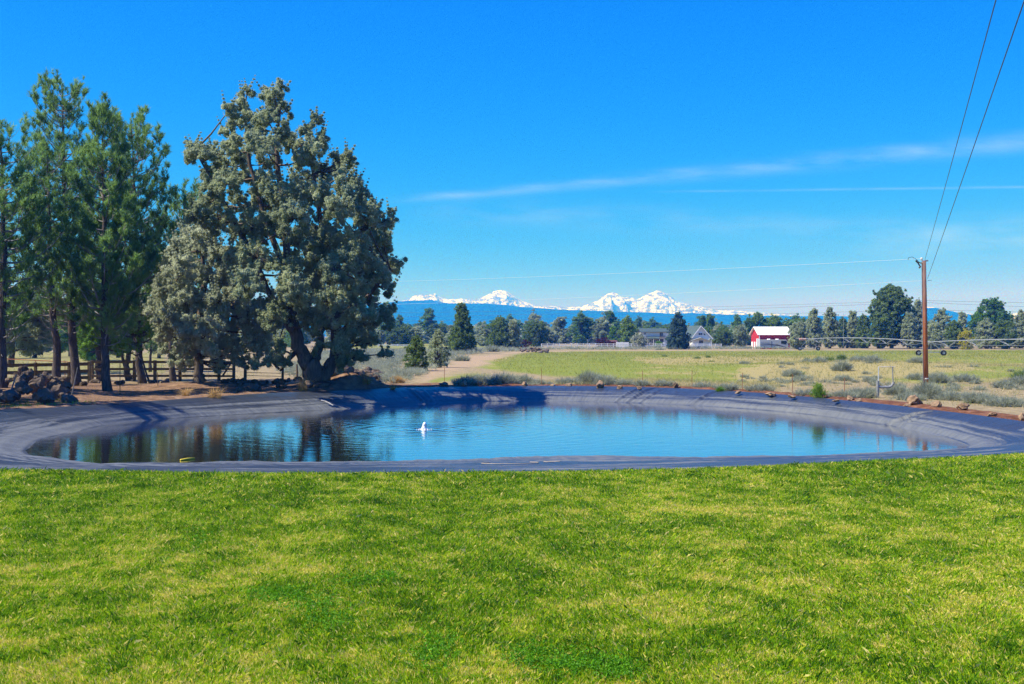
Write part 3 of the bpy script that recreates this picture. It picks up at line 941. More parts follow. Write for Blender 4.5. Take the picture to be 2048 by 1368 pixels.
make_lobed('old_juniper_tree',
           [[(632, 778, .95, 0), (633, 765, .62), (628, 745, .60), (612, 720, .42, -.3), (596, 690, .36, -.5), (584, 640, .30, -.5), (577, 560, .27, -.3), (572, 470, .22, 0), (560, 370, .17, .2), (552, 290, .11, 0), (563, 200, .04, 0)],
            [(634, 765, .55, .1), (648, 750, .42, .3), (666, 725, .34, .5), (674, 690, .30, .6), (668, 620, .26, .6), (655, 540, .2, .6), (640, 430, .15, .8), (622, 320, .09, 1), (615, 250, .04, 1)],
            [(624, 745, .42, 0), (630, 715, .30, .2), (640, 690, .24, .5), (642, 650, .2, .8), (690, 560, .14, 1), (720, 460, .09, 1.2)],
            [(590, 670, .24, -.6), (545, 600, .18, -1.2), (500, 500, .14, -1.5), (440, 390, .09, -1.5), (390, 300, .04, -1.5)],
            [(577, 560, .2, 0), (530, 440, .14, .6), (500, 330, .1, .8), (488, 220, .05, .8)],
            [(668, 640, .2, .5), (730, 600, .13, 0), (780, 540, .06, -.3)],
            [(596, 700, .16, .3), (560, 740, .09, 1.0), (545, 725, .05, 1.5)]],
           big_lobes, 64.5, MAT['juniper'], 'huge old juniper with forked trunk and ragged grey-green crown on the pond bank', 'juniper tree', 201,
           base_px=(634, 772), spread=6.0, k_blobs=22, blob=(.19, .40), tint_mu=.55, tmpl=TJF)
pale_lobes = [(395, 478, 18), (375, 500, 24), (420, 490, 26), (455, 520, 28), (340, 528, 20), (385, 545, 30), (430, 560, 32), (335, 570, 24), (360, 590, 28), (400, 605, 34), (455, 600, 32), (330, 625, 22), (365, 640, 30), (410, 660, 32), (460, 650, 32), (500, 620, 28), (500, 560, 26), (345, 680, 20), (385, 700, 22),
              (430, 695, 24), (475, 690, 20), (510, 668, 22), (530, 630, 20), (322, 595, 14), (405, 440, 12), (370, 470, 10), (540, 670, 14), (345, 708, 9)]
make_lobed('juniper_tree', [[(399, 765, .42, 0), (397, 745, .30), (395, 700, .26), (400, 640, .22), (410, 560, .16), (400, 480, .06)], [(396, 700, .18), (360, 640, .12, -.6), (340, 570, .06, -1)], [(398, 680, .18), (450, 630, .12, .6), (500, 570, .05, 1)]],
           pale_lobes + [(535, 705, 15), (505, 708, 15), (470, 716, 13), (440, 718, 12), (392, 722, 10), (350, 722, 12), (372, 731, 10), (430, 728, 12), (480, 728, 12), (520, 722, 14), (455, 733, 9), (330, 705, 12)], 68, MAT['juniper_pale'], 'pale silvery juniper in front of the gate, left of the huge forked one', 'juniper tree', 202, base_px=(398, 764), spread=3.0, k_blobs=26, blob=(.20, .38), tint_mu=.6, tmpl=TJF)
# leafy green tree and low pine boughs between the trunks
make_lobed('leafy_tree', [[(200, 765, .30), (198, 730, .24), (196, 690, .18), (190, 640, .10)], [(200, 740, .16), (216, 700, .1, .4), (226, 660, .05, .5)]],
           [(180, 620, 18), (200, 600, 20), (222, 625, 22), (190, 650, 24), (215, 665, 24), (176, 668, 16), (235, 645, 18), (196, 690, 18), (240, 690, 14), (178, 700, 12)], 78, MAT['broad'],
           'leafy bright green tree with yellowish bark behind the narrow dense pine', 'tree', 203, base_px=(201, 763), spread=1.8, tmpl=TL, blob=(.22, .4), trunkmat='pinebark')
make_lobed('pine_sapling', [[(300, 770, .07), (285, 720, .05), (275, 670, .03)]],
           [(262, 655, 18), (285, 668, 20), (248, 680, 15), (270, 690, 18), (300, 652, 14), (308, 676, 12), (262, 705, 11)], 70.5, MAT['broad'],
           'low yellow-green bough-like sapling between two pine trunks', 'sapling', 204, base_px=(300, 768), spread=1.0, tmpl=TN, blob=(.3, .5), trunkmat='pinebark')
make_lobed('juniper_tree', [[(20, 735, .3), (25, 690, .2), (30, 640, .1)]],
           [(20, 600, 28), (55, 620, 30), (90, 640, 24), (15, 650, 28), (55, 670, 26), (95, 680, 16), (25, 690, 20), (70, 700, 12), (-20, 630, 30), (60, 585, 22), (100, 605, 20)], 96, MAT['juniper'],
           'broad dark juniper behind the left end of the plank fence', 'juniper tree', 205, base_px=(20, 745), spread=3.0, blob=(.3, .5))
make_lobed('juniper_tree', [[(258, 762, .26), (252, 730, .2), (262, 690, .12)], [(256, 745, .15), (240, 700, .08)]],
           [(250, 665, 16), (275, 650, 18), (238, 640, 18), (262, 620, 20), (300, 630, 20), (235, 600, 22), (285, 600, 20)], 79, MAT['juniper'],
           'gnarled dark juniper crouching behind the fence between two pines', 'juniper tree', 206, base_px=(258, 764), spread=2.0, blob=(.26, .44))



def crown_tree(name, loc, h, w, mat, label, cat, seed, shape='cone', n=260, s=None, group=None, trunk_h=.1, tmpl=None, tmat='junbark', tint_mu=.5, jag=.25, multi=1):
    global rng
    rng = np.random.default_rng(seed)
    root = empty(name, loc)
    tr = MB(); tops = []
    for q in range(multi):
        ox = (q - (multi - 1) / 2) * w * .12
        tr.tube([(0, 0, -.2), (ox * .4, 0, h * .15), (ox, 0, h * .5), (ox, 0, h * .93)], [w * .05 + .06, w * .04 + .04, w * .025 + .02, .01], 7, False)
    s = s or w * .10
    C = []; T = []; S = []; D = []
    # bough clusters on a jagged profile, then sprays in each
    nb_ = max(12, n // 6)
    for i in range(nb_):
        t = rng.random() ** (1.25 if shape == 'cone' else 1.0)
        if shape == 'cone': pr = (1 - t) ** .75 * min(1, .55 + t * 4)
        elif shape == 'round': pr = math.sqrt(max(0, 1 - (2 * t - 1) ** 2)) * .95 + .05
        elif shape == 'egg': pr = min(1, .5 + 2.2 * t) * (1 - t ** 2.2) ** .8
        elif shape == 'spire': pr = (1 - t) ** 1.15 + .06
        else: pr = (.75 + .25 * math.sin(t * 9)) * (1 - t ** 3)
        a = rng.uniform(0, 6.28); rad = pr * w / 2 * (1 - rng.random() ** 2.5 * .8) * (1 + rng.normal() * jag * .6)
        z = h * (trunk_h + (1 - trunk_h) * t) + rng.normal() * h * .012
        c = Vector((math.cos(a) * rad, math.sin(a) * rad, z))
        if rng.random() < .6: tr.tube([(0, 0, z * .8), tuple(c)], [.03 + .004 * h, .01], 3, False)
        lt = rng.normal(tint_mu, .14)
        for j in range(5):
            o = rng.normal(size=3) * s * .75
            C.append(tuple(c + Vector(o))); S.append(s * rng.uniform(.65, 1.25)); T.append(lt + rng.normal() * .08); D.append((math.cos(a) * .6, math.sin(a) * .6, .8))
    for i in range(5): C.append((rng.normal() * s * .3, rng.normal() * s * .3, h * (1 - .03 * i))); S.append(s * .6); T.append(tint_mu); D.append((0, 0, 1))
    V, Tt = scatter(tmpl or TJ, C, np.array(S), D, np.clip(np.array(T), 0, 1), .5)
    tr.build('trunk', MAT[tmat], root)
    foliage('crown', mat, V, Tt, root)
    tag(root, label, cat, group)
    return root


def px_tree(px, top, base, wpx, mat, label, cat, seed, Y=None, **kw):
    if Y is None:
        p = G(px, base)
    else:
        p = A(px, base, Y); p.z = 0
    p.z = float(ground_z(np.array([p.x]), np.array([p.y]))[0]) - .05
    h = H + (HOR - top) / F * p.y - p.z
    return crown_tree(kw.pop('name', 'juniper_tree'), p, h, wpx / F * p.y, mat, label, cat, seed, **kw)


JT = 'juniper tree'
for i, (x, t_, b_, w_, mt, lb) in enumerate([(70, 596, 716, 74, 'juniper', 'broad grey juniper behind the plank fence, left of the crooked pine trunk'), (140, 604, 712, 60, 'broad', 'green leafy tree seen between the two thick pine trunks'), (236, 612, 716, 64, 'juniper_green', 'olive juniper behind the narrow dense pine'),
                                           (318, 596, 718, 62, 'juniper', 'grey juniper filling the gap between the pines and the pale juniper'), (5, 600, 718, 60, 'juniper_green', 'olive juniper behind the trunk at the left edge'), (182, 640, 722, 40, 'broad', 'low green leafy bush behind the end of the left plank fence')]):
    px_tree(x, t_, b_, w_, MAT[mt], lb, 'tree', 280 + i, name='leafy_tree' if mt == 'broad' else 'juniper_tree', shape='egg', n=900, s=.5, trunk_h=.12, tmpl=TL if mt == 'broad' else None)
px_tree(832, 676, 742, 46, MAT['juniper_green'], 'small bright green juniper with two tips amid the sagebrush', JT, 301, shape='egg', n=700, trunk_h=.02, multi=2, s=.17)
px_tree(875, 664, 735, 46, MAT['juniper'], 'small leaning grey-green juniper beside the bend of the dirt track', JT, 302, shape='egg', n=650, trunk_h=.04, multi=3, s=.18)
px_tree(924, 612, 707, 58, MAT['juniper_green'], 'large conical green juniper above the dirt track, tip against the blue foothills', JT, 303, shape='cone', n=1500, trunk_h=.02, s=.38, jag=.15)
px_tree(1000, 638, 699, 44, MAT['juniper_green'], 'bushy green juniper, left one of the pair by the rubble heap', JT, 304, shape='egg', n=900, trunk_h=.02, s=.42)
px_tree(1026, 643, 699, 34, MAT['juniper'], 'darker juniper, right one of the pair by the rubble heap', JT, 305, shape='egg', n=700, trunk_h=.02, s=.4)
px_tree(979, 668, 698, 16, MAT['juniper_green'], 'low yellowish juniper at the foot of the bushy pair', JT, 306, shape='round', n=220, trunk_h=.02)
px_tree(808, 652, 691, 32, MAT['juniper_green'], 'rounded green juniper alone in front of the dark treeline', JT, 307, shape='round', n=600, trunk_h=0.02, s=.4)
px_tree(775, 608, 690, 34, MAT['pine'], 'tall dark pine just right of the huge juniper', 'pine tree', 308, name='pine_tree', shape='egg', n=800, trunk_h=.12, s=.55, tint_mu=.2)
px_tree(799, 632, 688, 24, MAT['pine'], 'dark narrow pine behind the rounded green juniper', 'pine tree', 309, name='pine_tree', shape='cone', n=500, trunk_h=.1, s=.6, tint_mu=.2)
px_tree(1254, 636, 692, 32, MAT['spring'], 'bright spring-green poplar left of the white two-storey house', 'tree', 310, name='poplar_tree', shape='egg', n=900, tmpl=TL, s=.5, Y=335, trunk_h=.02)
px_tree(1227, 656, 690, 16, MAT['broad'], 'small deep green tree between the plum bush and the poplar', 'tree', 311, name='leafy_tree', shape='egg', n=350, tmpl=TL, s=.45, Y=345, trunk_h=.05)
px_tree(1279, 670, 696, 32, MAT['silver'], 'round silvery shrub by the white fence below the two-storey house', 'shrub', 312, name='silver_shrub', shape='round', n=500, tmpl=TL, s=.34, Y=286, trunk_h=.0)
px_tree(1207, 676, 694, 26, MAT['plum'], 'dark plum-red bush behind the white fence', 'bush', 313, name='plum_bush', shape='round', n=320, tmpl=TL, s=.3, Y=300, trunk_h=.12)
px_tree(1048, 680, 698, 24, MAT['plum'], 'dark plum-red bush beside the rubble heap', 'bush', 314, name='plum_bush', shape='round', n=260, tmpl=TL, s=.28, Y=272, trunk_h=.0)
px_tree(1356, 628, 699, 52, MAT['spruce'], 'big blue-green spruce between the two white houses', 'spruce tree', 315, name='spruce_tree', shape='cone', n=1500, s=.42, trunk_h=.02, jag=.2)
px_tree(1317, 684, 696, 14, MAT['broad'], 'small yellow-green bush at the foot of the blue-green spruce', 'bush', 316, name='green_bush', shape='round', n=160, tmpl=TL, s=.3, Y=290, trunk_h=0)
px_tree(1405, 636, 690, 28, MAT['pine'], 'dark pine rising behind the gabled white house', 'pine tree', 317, name='pine_tree', shape='cone', n=500, s=.7, Y=400, tint_mu=.2)
px_tree(1421, 633, 690, 22, MAT['pine'], 'second dark pine rising behind the gabled white house', 'pine tree', 318, name='pine_tree', shape='spire', n=420, s=.7, Y=395, tint_mu=.25)
px_tree(1447, 662, 694, 36, MAT['juniper_green'], 'brownish-green rounded tree right of the gabled house', 'tree', 319, name='leafy_tree', shape='round', n=520, s=.42, Y=292, tmpl=TL, tint_mu=.3)
px_tree(1481, 655, 692, 34, MAT['juniper'], 'dark rounded tree left of the red barn', 'tree', 320, name='leafy_tree', shape='round', n=520, s=.45, Y=300, tint_mu=.4)
px_tree(1474, 632, 690, 18, MAT['pine'], 'green conical pine behind the trees left of the barn', 'pine tree', 321, name='pine_tree', shape='cone', n=420, s=.7, Y=400)
px_tree(1496, 640, 690, 22, MAT['pine'], 'dark pine directly left of the barn gable', 'pine tree', 322, name='pine_tree', shape='cone', n=360, s=.7, Y=380, tint_mu=.2)
for i, (x, t_, w_) in enumerate([(1515, 632, 34), (1545, 636, 40), (1580, 640, 36), (1605, 642, 30)]):
    px_tree(x, t_, 690, w_, MAT['spring'], ['yellow-green willow above the barn gable', 'yellow-green willow above the middle of the barn roof', 'yellow-green willow above the far end of the barn roof', 'yellow-green willow between the barn and the dark junipers'][i],
            'willow tree', 330 + i, name='willow_tree', shape='round', n=600, s=.8, Y=400, tmpl=TL, trunk_h=.1, tint_mu=.35)
for i, (x, t_, w_, y_) in enumerate([(1290, 655, 26, 400), (1312, 657, 26, 410), (1268, 658, 22, 420), (1334, 655, 22, 400), (1440, 655, 30, 390), (1180, 655, 20, 430)]):
    px_tree(x, t_, 690, w_, MAT['spring'], 'yellow-green tree of the low belt behind the houses', 'tree', 340 + i, name='leafy_tree', shape='round', n=300, s=.8, Y=y_, tmpl=TL, trunk_h=.1, tint_mu=.2, group='yellow-green trees behind the houses')
# the dark wood at the right
right = [(1596, 648, 699, 30, 262, 'juniper', 'dark juniper touching the right end of the barn', 'round'),
         (1628, 622, 699, 32, 278, 'juniper', 'juniper with leaning tip above the irrigation tank', 'egg'),
         (1660, 620, 699, 34, 285, 'juniper', 'twin-topped juniper above the first irrigation span', 'egg'),
         (1686, 640, 699, 24, 300, 'juniper_green', 'lower juniper right of the twin-topped one', 'egg'),
         (1706, 626, 699, 28, 285, 'juniper', 'pointed juniper left of the great rounded pine', 'cone'),
         (1728, 634, 699, 26, 280, 'juniper_green', 'olive juniper under the left side of the great rounded pine', 'egg'),
         (1783, 577, 699, 74, 284, 'pine_r', 'great rounded ponderosa, tallest of the right-hand wood', 'round'),
         (1760, 630, 699, 40, 275, 'juniper_green', 'brownish juniper below the crown of the great rounded pine', 'round'),
         (1836, 602, 699, 26, 290, 'juniper', 'slim pointed juniper just left of the utility pole', 'cone'),
         (1820, 628, 699, 30, 276, 'juniper', 'dark juniper between the great pine and the utility pole', 'egg'),
         (1884, 622, 699, 50, 280, 'juniper', 'broad juniper right of the utility pole', 'egg'),
         (1866, 648, 699, 30, 268, 'juniper', 'low juniper right behind the utility pole', 'round'),
         (1925, 628, 699, 30, 300, 'juniper', 'dark pointed juniper above the yellow bush', 'cone'),
         (1908, 648, 699, 30, 272, 'juniper_green', 'low olive juniper above the second irrigation tower', 'round'),
         (1972, 640, 699, 44, 275, 'juniper', 'wide grey juniper in front of the tall cottonwood', 'egg'),
         (2010, 644, 699, 40, 272, 'juniper_green', 'olive juniper right of the wide grey one', 'round'),
         (2040, 626, 699, 36, 282, 'juniper', 'dark juniper cut by the right edge', 'egg'),
         (2085, 620, 699, 50, 282, 'juniper', 'dark juniper beyond the right edge', 'egg')]
for i, (x, t_, b_, w_, Y_t, mt, lb, sh) in enumerate(right):
    pr = mt == 'pine_r'
    px_tree(x, t_, b_, w_, MAT['juniper_green'] if pr else MAT[mt], lb, 'pine tree' if pr else JT, 360 + i, Y=Y_t, name='ponderosa_pine' if pr else 'juniper_tree',
            shape=sh, n=2300 if pr else 900, s=.62 if pr else .45, trunk_h=.10 if pr else .07, tint_mu=.5 if pr else .5, multi=1 if pr else 3)
px_tree(1985, 602, 690, 62, MAT['broad'], 'tall bright green cottonwood behind the right-hand junipers', 'tree', 390, name='cottonwood_tree', shape='round', n=1500, s=.7, Y=340, tmpl=TL, trunk_h=.1, tint_mu=.25)
px_tree(1960, 630, 690, 34, MAT['broad'], 'shorter green cottonwood left of the tall one', 'tree', 391, name='cottonwood_tree', shape='round', n=700, s=.7, Y=345, tmpl=TL, trunk_h=.1, tint_mu=.2)
px_tree(1932, 662, 699, 30, MAT['yellow'], 'bright yellow flowering bush amid the right-hand junipers', 'bush', 392, name='yellow_bush', shape='round', n=400, s=.32, Y=262, tmpl=TL, trunk_h=0)

# the long far treeline: four kinds, copied
protos = []
for i, (sh, mt, hh, ww, tm) in enumerate([('cone', 'juniper', 8, 5, .3), ('egg', 'juniper', 7, 5.5, .35), ('egg', 'pine', 9, 6, .2), ('round', 'juniper_green', 6.5, 6, .3), ('egg', 'juniper', 7, 5, .6), ('cone', 'pine', 9, 5, .2)]):
    protos.append(crown_tree('juniper_tree' if 'jun' in mt else 'pine_tree', (0, 0, 0), hh, ww, MAT[mt], 'dark conifer in the long treeline below the foothills', 'conifer', 400 + i, shape=sh, n=420, s=.55, tint_mu=tm,
                             group='conifers of the far treeline'))
r4 = np.random.default_rng(77)
spots = []
for row, (Ya, Yb, n_, hh) in enumerate([(345, 420, 34, (.8, 1.15)), (430, 560, 64, (.9, 1.2)), (600, 900, 64, (1.3, 1.75))]):
    for i in range(n_):
        px = 735 + (1640 - 735) * (i + r4.uniform(-.45, .45)) / n_
        if row == 0 and (1140 < px < 1250 or 1272 < px < 1345 or 1378 < px < 1432 or 1495 < px < 1590): continue
        spots.append((px, r4.uniform(Ya, Yb), r4.uniform(*hh) * (.85 if row == 0 else 1)))
for i in range(26):
    spots.append((r4.uniform(1590, 2100), r4.uniform(420, 700), r4.uniform(.9, 1.3)))
for i in range(60):
    spots.append((r4.uniform(-60, 740), r4.uniform(290, 520), r4.uniform(.8, 1.2)))
spots += [(1075, 330, 1.05), (1068, 520, 1.9), (1120, 420, 1.3), (1163, 400, 1.35), (1172, 430, 1.3), (1205, 400, 1.5), (1218, 420, 1.35), (1232, 450, 1.3), (857, 470, 1.5), (968, 400, 1.0), (1090, 360, 1.0)]
used = [False] * len(protos)
for (px, Y_t, sc) in spots:
    k = int(r4.integers(0, len(protos)))
    o = protos[k] if not used[k] else copy_tree(protos[k])
    used[k] = True
    o.location = ((px - 1024) / F * Y_t, Y_t, -.1)
    s2 = sc * r4.uniform(.72, 1.05)
    w2 = sc * r4.uniform(1.1, 1.7); o.scale = (w2, w2, s2)
    o.rotation_euler = (0, 0, r4.uniform(0, 6.28))

# ------------------------------------------------------------------ small growth
def gz(x, y): return float(ground_z(np.array([x]), np.array([y]))[0])


def make_bush(loc, h, w, mat, name, label, cat, seed, n=110, group=None, upright=True):
    """mound of fine upright twigs"""
    global rng
    rng = np.random.default_rng(seed)
    C = []; S = []; T = []; D = []
    for i in range(n):
        a = rng.uniform(0, 6.28); q = math.sqrt(rng.random()); rad = q * w / 2 * (1 + rng.normal() * .12)
        x, y = math.cos(a) * rad, math.sin(a) * rad
        zt = h * (1 - q ** 2.2) ** .6 * rng.uniform(.55, 1)
        C.append((x, y, zt * .35)); S.append(h * rng.uniform(.35, .62)); D.append((x / w * 1.4, y / w * 1.4, .8)); T.append(rng.normal(.5, .16) + .12 * (zt / h - .5))
        C.append((x * .9, y * .9, 0.0)); S.append(max(.12, zt * .8)); D.append((x / w * 1.6, y / w * 1.6, .9)); T.append(rng.normal(.35, .14))
    V, Tt = scatter(TB, C, np.array(S) * rng.uniform(.6, 1.35, len(S)), D, np.clip(np.array(T), 0, 1), .5)
    o = foliage(name, mat, V, Tt)
    o.location = loc
    tag(o, label, cat, group)
    return o


def bush_px(px, base, hpx, wpx, label, seed, mat='sage', name='sagebrush', cat='sagebrush', **kw):
    p = G(px, base); p.z = gz(p.x, p.y) - .03
    return make_bush(p, hpx / F * p.y, wpx / F * p.y, MAT[mat], name, label, cat, seed, **kw)


sb = [(965, 768, 22, 52, 'tall dark grey sagebrush behind the far rim where the green field begins'), (1003, 770, 26, 44, 'silvery sagebrush right of the tall dark one at the field corner'), (930, 771, 20, 40, 'low pale sagebrush left of the tall dark one at the field corner'),
      (1045, 768, 20, 28, 'small dark sagebrush alone at the edge of the bright green field'), (1075, 769, 13, 36, 'flat grey sagebrush right of the small dark one on the far rim'), (1138, 768, 15, 46, 'low grey sagebrush on the far rim below the rubble heap'),
      (1182, 768, 26, 38, 'dark sagebrush left of the brown boulder on the far rim'), (1210, 771, 22, 34, 'grey sagebrush right behind the brown boulder on the far rim'), (1250, 772, 14, 40, 'pale low sagebrush between the brown boulder and the dark one'),
      (1285, 774, 13, 26, 'dark low sagebrush right of the pale one on the far rim'), (1330, 775, 13, 36, 'grey sagebrush left of the small dark stump rock'), (1408, 777, 15, 46, 'wide silvery sagebrush above the liner crease'),
      (1457, 782, 15, 34, 'grey sagebrush just right of the thin green sprig'), (1520, 784, 14, 50, 'low grey sagebrush facing the barn from the rim'), (1612, 792, 14, 44, 'grey sagebrush left of the bright green globe shrub'),
      (1690, 797, 16, 54, 'pale sagebrush right of the bright green globe shrub'), (1722, 795, 22, 46, 'silvery sagebrush at the foot of the pipe frame'), (1795, 790, 22, 46, 'dark sagebrush right of the pipe frame'),
      (1820, 800, 18, 50, 'pale sagebrush in front of the dark one by the pipe frame'), (1857, 797, 34, 40, 'tall dark sagebrush hiding the foot of the utility pole'), (1905, 800, 20, 60, 'wide grey sagebrush right of the utility pole foot'),
      (1960, 806, 24, 56, 'dark sagebrush by the rim near the right edge'), (2012, 812, 22, 66, 'broad silvery sagebrush at the right edge behind the soil band'), (2045, 770, 20, 50, 'dark sagebrush at the right edge beside the far grass'),
      (2010, 776, 18, 34, 'sagebrush on the bare rise near the right edge'), (1875, 766, 22, 42, 'grey sagebrush hugging the right side of the utility pole'), (1930, 764, 18, 44, 'sagebrush right of the one hugging the utility pole'),
      (1835, 760, 16, 30, 'grey sagebrush left of the utility pole on the dry slope'), (1835, 740, 14, 30, 'sagebrush behind the pipe frame on the dry slope'), (1585, 754, 18, 30, 'grey sagebrush alone left of the dry knoll'),
      (1598, 762, 12, 24, 'small sagebrush below the lone one left of the knoll'), (1683, 748, 22, 26, 'tall silvery sagebrush in the middle of the knoll'), (1688, 762, 14, 30, 'low sagebrush below the tall silvery one of the knoll'),
      (1615, 734, 9, 26, 'dark sagebrush at the left end of the knoll line'), (1640, 738, 12, 26, 'silvery sagebrush in the knoll line'), (1715, 736, 14, 30, 'dark sagebrush right of the knoll middle'), (1745, 740, 15, 26, 'dark sagebrush left of the pipe frame'),
      (1489, 732, 8, 20, 'small dark sagebrush alone in the yellow-green field'), (1770, 730, 12, 22, 'sagebrush behind the top bar of the pipe frame'), (1700, 730, 10, 40, 'grey sagebrush along the crest of the knoll'),
      (1740, 764, 12, 26, 'small grey sagebrush lower left of the pipe frame'),
      (985, 703, 14, 26, 'grey rabbitbrush at the top of the dirt track'), (925, 722, 14, 22, 'round silver bush under the large conical juniper'), (1180, 699, 4, 16, 'low brush at the foot of the white fence'),
      (1320, 700, 5, 20, 'low brush under the two-storey house fence')]
for i, (px, b_, h_, w_, lb) in enumerate(sb):
    bush_px(px, b_, h_ * 1.4, w_ * 1.1, 'grey-green ' + lb if 'grey' not in lb and 'silver' not in lb else lb, 500 + i, n=int(70 + h_ * w_ / 8))
greens = [(1395, 718, 8, 14, 'small dark green bush in the field below the gabled house'), (1417, 716, 8, 10, 'upright dark green bush right of another in the field'), (1329, 714, 6, 12, 'tiny dark green bush in the field below the spruce'),
          (1423, 723, 5, 12, 'flat dark green bush below the upright one in the field'), (1613, 724, 12, 10, 'dark green sprig at the left end of the knoll crest'), (1636, 724, 14, 20, 'green bush on the knoll crest left of centre'),
          (1660, 726, 20, 24, 'bigger green bush on the knoll crest'), (1684, 722, 22, 14, 'pointed green bush at the top of the knoll'), (1720, 724, 20, 18, 'spiky green bush right of the knoll top'), (1598, 752, 14, 26, 'green spiky bush on the front of the knoll'),
          (1787, 732, 10, 12, 'small green sprig behind the pipe frame'), (2040, 758, 26, 30, 'dark green spiky bush cut by the right edge')]
for i, (px, b_, h_, w_, lb) in enumerate(greens):
    bush_px(px, b_, h_, w_, lb, 560 + i, mat='juniper_green', name='green_bush', cat='bush', n=70)
bush_px(1441, 783, 17, 10, 'thin yellow-green sprig on the rim right of a liner crease', 580, mat='broad', name='green_shrub', cat='shrub', n=60)
o = px_tree(1637, 773, 797, 19, MAT['broad'], 'bright green globe-shaped shrub on the far rim', 'shrub', 581, name='globe_shrub', shape='egg', n=700, tmpl=TB, s=.16, trunk_h=.05, jag=.05, tint_mu=.8)
bush_px(795, 766, 22, 24, 'rusty orange dry bush in the sagebrush right of the huge juniper', 582, mat='straw', name='dry_bush', cat='bush', n=90)

r6 = np.random.default_rng(66)
for i in range(64):
    px = r6.uniform(1480, 2060); b_ = r6.uniform(728, 790) if px > 1560 else r6.uniform(752, 776)
    if b_ > 770 + (px - 1500) * .06: b_ -= 20
    s_ = (b_ - 672) / 100
    bush_px(px, b_, r6.uniform(9, 17) * s_, r6.uniform(16, 34) * s_, 'low grey-green sagebrush among dry grass on the slope around the utility pole', 1000 + i, n=45, group='low sagebrush on the right-hand slope')
for i in range(30):
    px = r6.uniform(905, 1560); b_ = 771 + max(0, (px - 1200) / 30) - r6.uniform(0, 5)
    bush_px(px, b_, r6.uniform(7, 13), r6.uniform(16, 34), 'low grey sagebrush in the strip along the far rim', 1100 + i, n=45, group='low sagebrush along the far rim')
# sagebrush flat left of the track: one mass
def in_px(poly, n, ymax=None):
    """random ground points inside a region of the ground outlined in the photograph"""
    W = [G(*p) for p in poly]; xs = [p.x for p in W]; ys = [p.y for p in W]
    out = []
    while sum(len(o_) for o_ in out) < n:
        x = rng.uniform(min(xs), max(xs), 4000); y = rng.uniform(min(ys), max(ys), 4000)
        k = in_poly(x, y, [(p.x, p.y) for p in W]); out.append(np.stack([x[k], y[k]], 1))
    return np.concatenate(out)[:n]


rng = np.random.default_rng(600)
mass = np.concatenate([in_px([(560, 742), (640, 715), (740, 700), (840, 704), (905, 712), (905, 726), (862, 740), (842, 752), (800, 768), (700, 768), (640, 755), (560, 760)], 1000),
                       in_px([(640, 704), (1000, 700), (950, 709), (900, 715), (640, 716)], 700),
                       in_px([(1000, 705), (1100, 700), (1600, 699), (1600, 697), (1000, 699)], 420)])
C = []; S = []; T = []; D = []
for (x, y) in mass:
    w = rng.uniform(.55, 1.25) * (1 if y < 130 else 1.5); h = w * rng.uniform(.55, .8); lt = rng.normal(.52, .16); z0 = gz(x, y)
    for i in range(34 if y < 130 else 14):
        a = rng.uniform(0, 6.28); q = math.sqrt(rng.random()); zt = h * (1 - q ** 2.2) ** .6
        C.append((x + math.cos(a) * q * w / 2, y + math.sin(a) * q * w / 2, z0 + zt * .3)); S.append(h * rng.uniform(.45, .75)); T.append(lt + rng.normal() * .1); D.append((math.cos(a) * q * .6, math.sin(a) * q * .6, .8))
V, Tt = scatter([t[:72] for t in TB], C, np.array(S), D, np.clip(np.array(T), 0, 1), .35)
o = foliage('sagebrush_ground_cover', MAT['sage'], V, Tt)
tag(o, 'dense grey-green sagebrush covering the flat left of the dirt track', 'sagebrush', kind='stuff')

# dry grass and weeds over the slope, the rim and the fields
def grass_stuff(name, regions, mat, label, sizes, blades=10, tint=(.5, .2)):
    C = []; S = []
    for poly, n in regions:
        p = in_px(poly, n)
        p = p[rim_dist(p[:, 0], p[:, 1]) > .5]
        z = ground_z(p[:, 0], p[:, 1])
        C.append(np.stack([p[:, 0], p[:, 1], z - .01], 1))
    C = np.concatenate(C); sz = rng.uniform(*sizes, len(C)) * (1 + (C[:, 1] - 60) / 160)
    patch = fbm(C[:, 0] * .35, C[:, 1] * .35, 3)
    D = np.tile([0, 0, 1.0], (len(C), 1))
    V, Tt = scatter([t[:blades * 6] for t in TB], C, sz, D, np.clip((patch - .5) * 1.6 + tint[0] + rng.normal(size=len(C)) * tint[1], 0, 1), .3)
    o = foliage(name, mat, V, Tt); tag(o, label, 'grass', kind='stuff'); return o


wild = leafy('field_grass_blades', (.16, .21, .05), (.36, .33, .14), (.58, .48, .26), .3)
grass_stuff('dry_grass', [([(1480, 776), (1560, 735), (1700, 722), (2048, 728), (2120, 820), (1900, 812), (1700, 796)], 9000), ([(900, 768), (1300, 758), (1560, 768), (1560, 786), (1300, 772), (1100, 770)], 5000),
                          ([(-100, 760), (300, 762), (640, 752), (700, 700), (900, 704), (700, 735), (600, 752), (300, 722), (-100, 725)], 5000)], wild,
            'straw-coloured wild grass over the slope behind the pond', (.12, .32))
grass_stuff('field_grass', [([(985, 722), (1060, 705), (2100, 702), (2100, 735), (1500, 745), (1480, 772), (1160, 760), (1000, 742)], 34000)],
            leafy('hay_field_blades', (.11, .16, .02), (.27, .29, .05), (.52, .44, .17), .3), 'short mown grass of the hay field', (.09, .24), tint=(.5, .25))
grass_stuff('bank_weeds', [([(-120, 845), (0, 822), (200, 811), (200, 804), (60, 800), (-120, 815)], 900), ([(-60, 756), (60, 752), (60, 766), (-60, 772)], 500)], MAT['broad'], 'low green weeds between the rock pile and the liner', (.1, .22))

